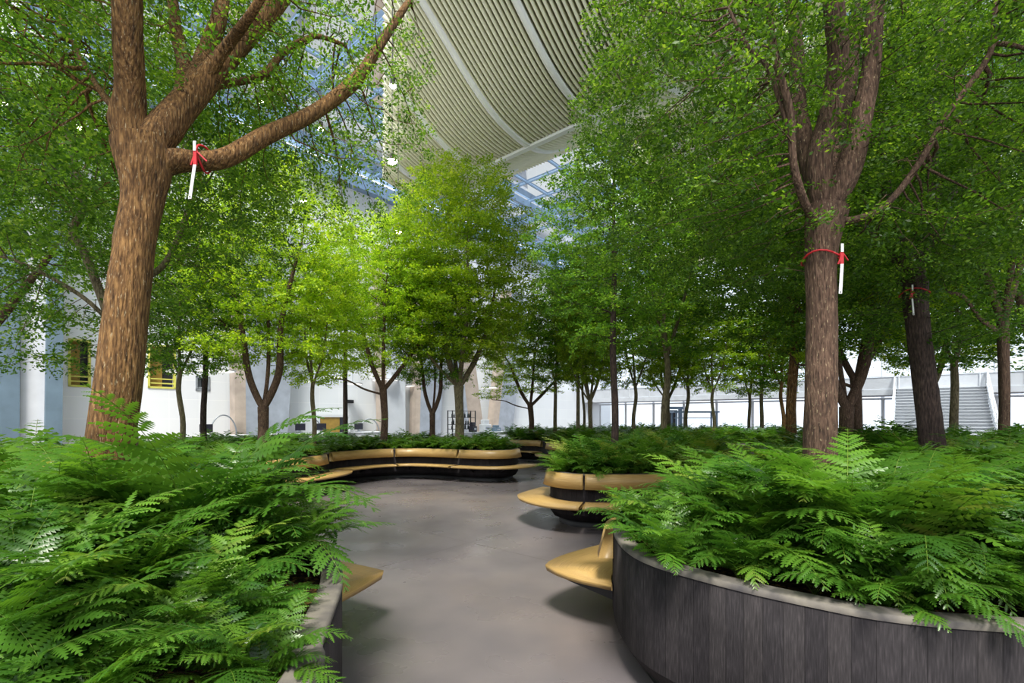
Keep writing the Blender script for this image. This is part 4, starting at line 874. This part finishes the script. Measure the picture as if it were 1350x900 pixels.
def arc(px0, px1, ytop, label, off=2.2):
    (ua, v, da), (ub, _, db) = onw(px0, off), onw(px1, off); d = (da+db)/2; zt = wz(ytop, d); o = empty('arched_hoop', UV((ua+ub)/2, v, 0), wall_rz, label, 'hoop', 'thin arched hoops over the desks')
    w = (ub-ua)/2; pts = [(-w, 0, 0)]+[(-w*math.cos(t_), 0, zt*.55+zt*.45*math.sin(t_)) for t_ in np.linspace(0, math.pi, 20)]+[(w, 0, 0)]
    mb = MB(); mb.tube(pts, .03, 8); mb.build('hoop_tube', M['steel_grey'], o, smooth=True)
arc(277, 312, 547, 'thin arched hoop behind the right slender tree'); arc(393, 425, 551, 'thin arched hoop over the desk of the crooked tree'); arc(474, 500, 552, 'thin arched hoop left of the low-branched tree')
# low doorway with yellow wood lining
u, v, d = onw(440, .12); o = empty('doorway', UV(u, v, 0), wall_rz, 'low doorway with a yellow wooden door in the white wall', 'doorway')
w_ = .95; MB().box((-.25, -.03, .95), (1.2, .05, 1.9)).build('door_leaf', M['yellow_wood'], o)
mb = MB()
for s_ in (-1, 1): mb.box((s_*w_, -.05, .98), (.12, .12, 1.96))
mb.box((0, -.05, 1.98), (2*w_+.12, .12, .12)); mb.build('door_frame', M['white_metal'], o); MB().box((.62, -.03, .95), (.5, .05, 1.9)).build('dark_gap', M['screen_black'], o)
# round wall sensor
u, v, d = onw(462, .1); o = tag(MB().box((0, 0, 0), (.4, .16, .2), 0).build('wall_sensor', M['black'], bevel=.03), 'small dark sensor box on the white wall above the doorway', 'sensor'); o.location = UV(u, v, wz(529, d)); o.rotation_euler[2] = wall_rz
# rack with bottles
u, v, d = onw(609, 5.); rk = empty('bottle_rack', UV(u, v, 0), wall_rz, 'thin black metal rack with bottles behind the vase-shaped tree', 'rack')
rw = 1.9; zt = wz(541, d)
for sx in (-1, 1):
    for sy in (-1, 1): MB().box((sx*rw/2, sy*.2, zt/2), (.05, .05, zt)).build('post', M['black'], rk)
shz = [.35, wz(565, d), wz(559, d), wz(550, d), zt-.02]
for z in shz: MB().box((0, 0, z-.015), (rw+.04, .44, .03)).build('shelf', M['black'], rk)
bot = MB(); bot.tube([(0, 0, 0), (0, 0, .2), (0, 0, .25), (0, 0, .34)], [.045, .045, .018, .016], 10)
bme = bot.build('bottle', M['bottle_green'], smooth=True); first = True
rb = random.Random(4); shn = ['lowest', 'second', 'third', 'upper']
for si, z in enumerate(shz[1:4]):
    for k in range(8):
        if rb.random() < .2: continue
        o = bme if first else bme.copy()
        if not first: COL.objects.link(o)
        first = False; x = -.8+k*.22+rb.uniform(-.03, .03); p = Matrix.Rotation(wall_rz, 3, 'Z')@Vector((x, rb.uniform(-.08, .08), 0))
        o.location = Vector(UV(u, v, z))+p; o.scale = (1, 1, rb.uniform(.7, 1.0)); tag(o, f'small dark bottle on the {["low", "middle", "upper"][si]} shelf of the black rack', 'bottle', f'bottles on the {["low", "middle", "upper"][si]} rack shelf')
# counter with machines right of the rack
u, v, d = onw(640, 5.5); o = empty('counter', UV(u, v, 0), wall_rz, 'white service counter at the left end of the farthest planter', 'counter')
MB().box((0, 0, .98), (5.0, .8, .06)).build('counter_top', M['desk_white'], o, bevel=.01); MB().box((0, 0, .475), (4.8, .7, .95)).build('counter_body', M['desk_white'], o)
for (x, w, h, mt, nm, lab, cat) in ((-1.1, .35, .6, 'screen_black', 'coffee_grinder', 'dark coffee grinder on the far counter', 'grinder'), (.0, .7, .75, 'white_metal', 'coffee_machine', 'white boxy machine on the far counter', 'coffee machine'), (1.0, .5, .4, 'blue_concrete', 'till', 'dark blue till at the right end of the far counter', 'till')):
    e = empty(nm, np.array(UV(u, v, 1.012))+np.array(Matrix.Rotation(wall_rz, 3, 'Z')@Vector((x, 0, 0))), wall_rz, lab, cat)
    MB().box((0, 0, h*.3), (w, .4, h*.6)).build('body', M[mt], e, bevel=.03); MB().box((0, .03, h*.8), (w*.7, .3, h*.4-.01)).build('upper_unit', M[mt], e, bevel=.03); MB().box((0, -.205, h*.3), (w*.5, .02, h*.2)).build('front_plate', M['steel_grey'], e)
# bluish steel portal and bench frame on the right beyond the planters
c = Q(886, 560, 30); o = empty('steel_portal', (c[0], c[1], 0), -RU*0, 'bluish steel portal frame left of the thin upright tree', 'portal')
for s_ in (-1, 1): MB().box((s_*.5, 0, 1.2), (.16, .3, 2.4)).build('post', M['steel_blue'], o)
MB().box((0, 0, 2.48), (1.3, .34, .16)).build('lintel', M['steel_blue'], o); MB().box((.1, .05, 1.2), (.5, .06, 2.3)).build('panel', M['screen_black'], o)
c = Q(915, 560, 28); o = empty('steel_table', (c[0], c[1], 0), 0, 'bluish high steel table beyond the middle planter', 'table')
MB().box((0, 0, 2.2), (2.6, .9, .09)).build('table_top', M['steel_blue'], o); MB().box((0, 0, 1.85), (2.3, .05, .05)).build('rail', M['steel_blue'], o)
for sx in (-1, 1):
    for sy in (-1, 1): MB().box((sx*1.15, sy*.38, 1.08), (.08, .08, 2.16)).build('leg', M['steel_blue'], o)
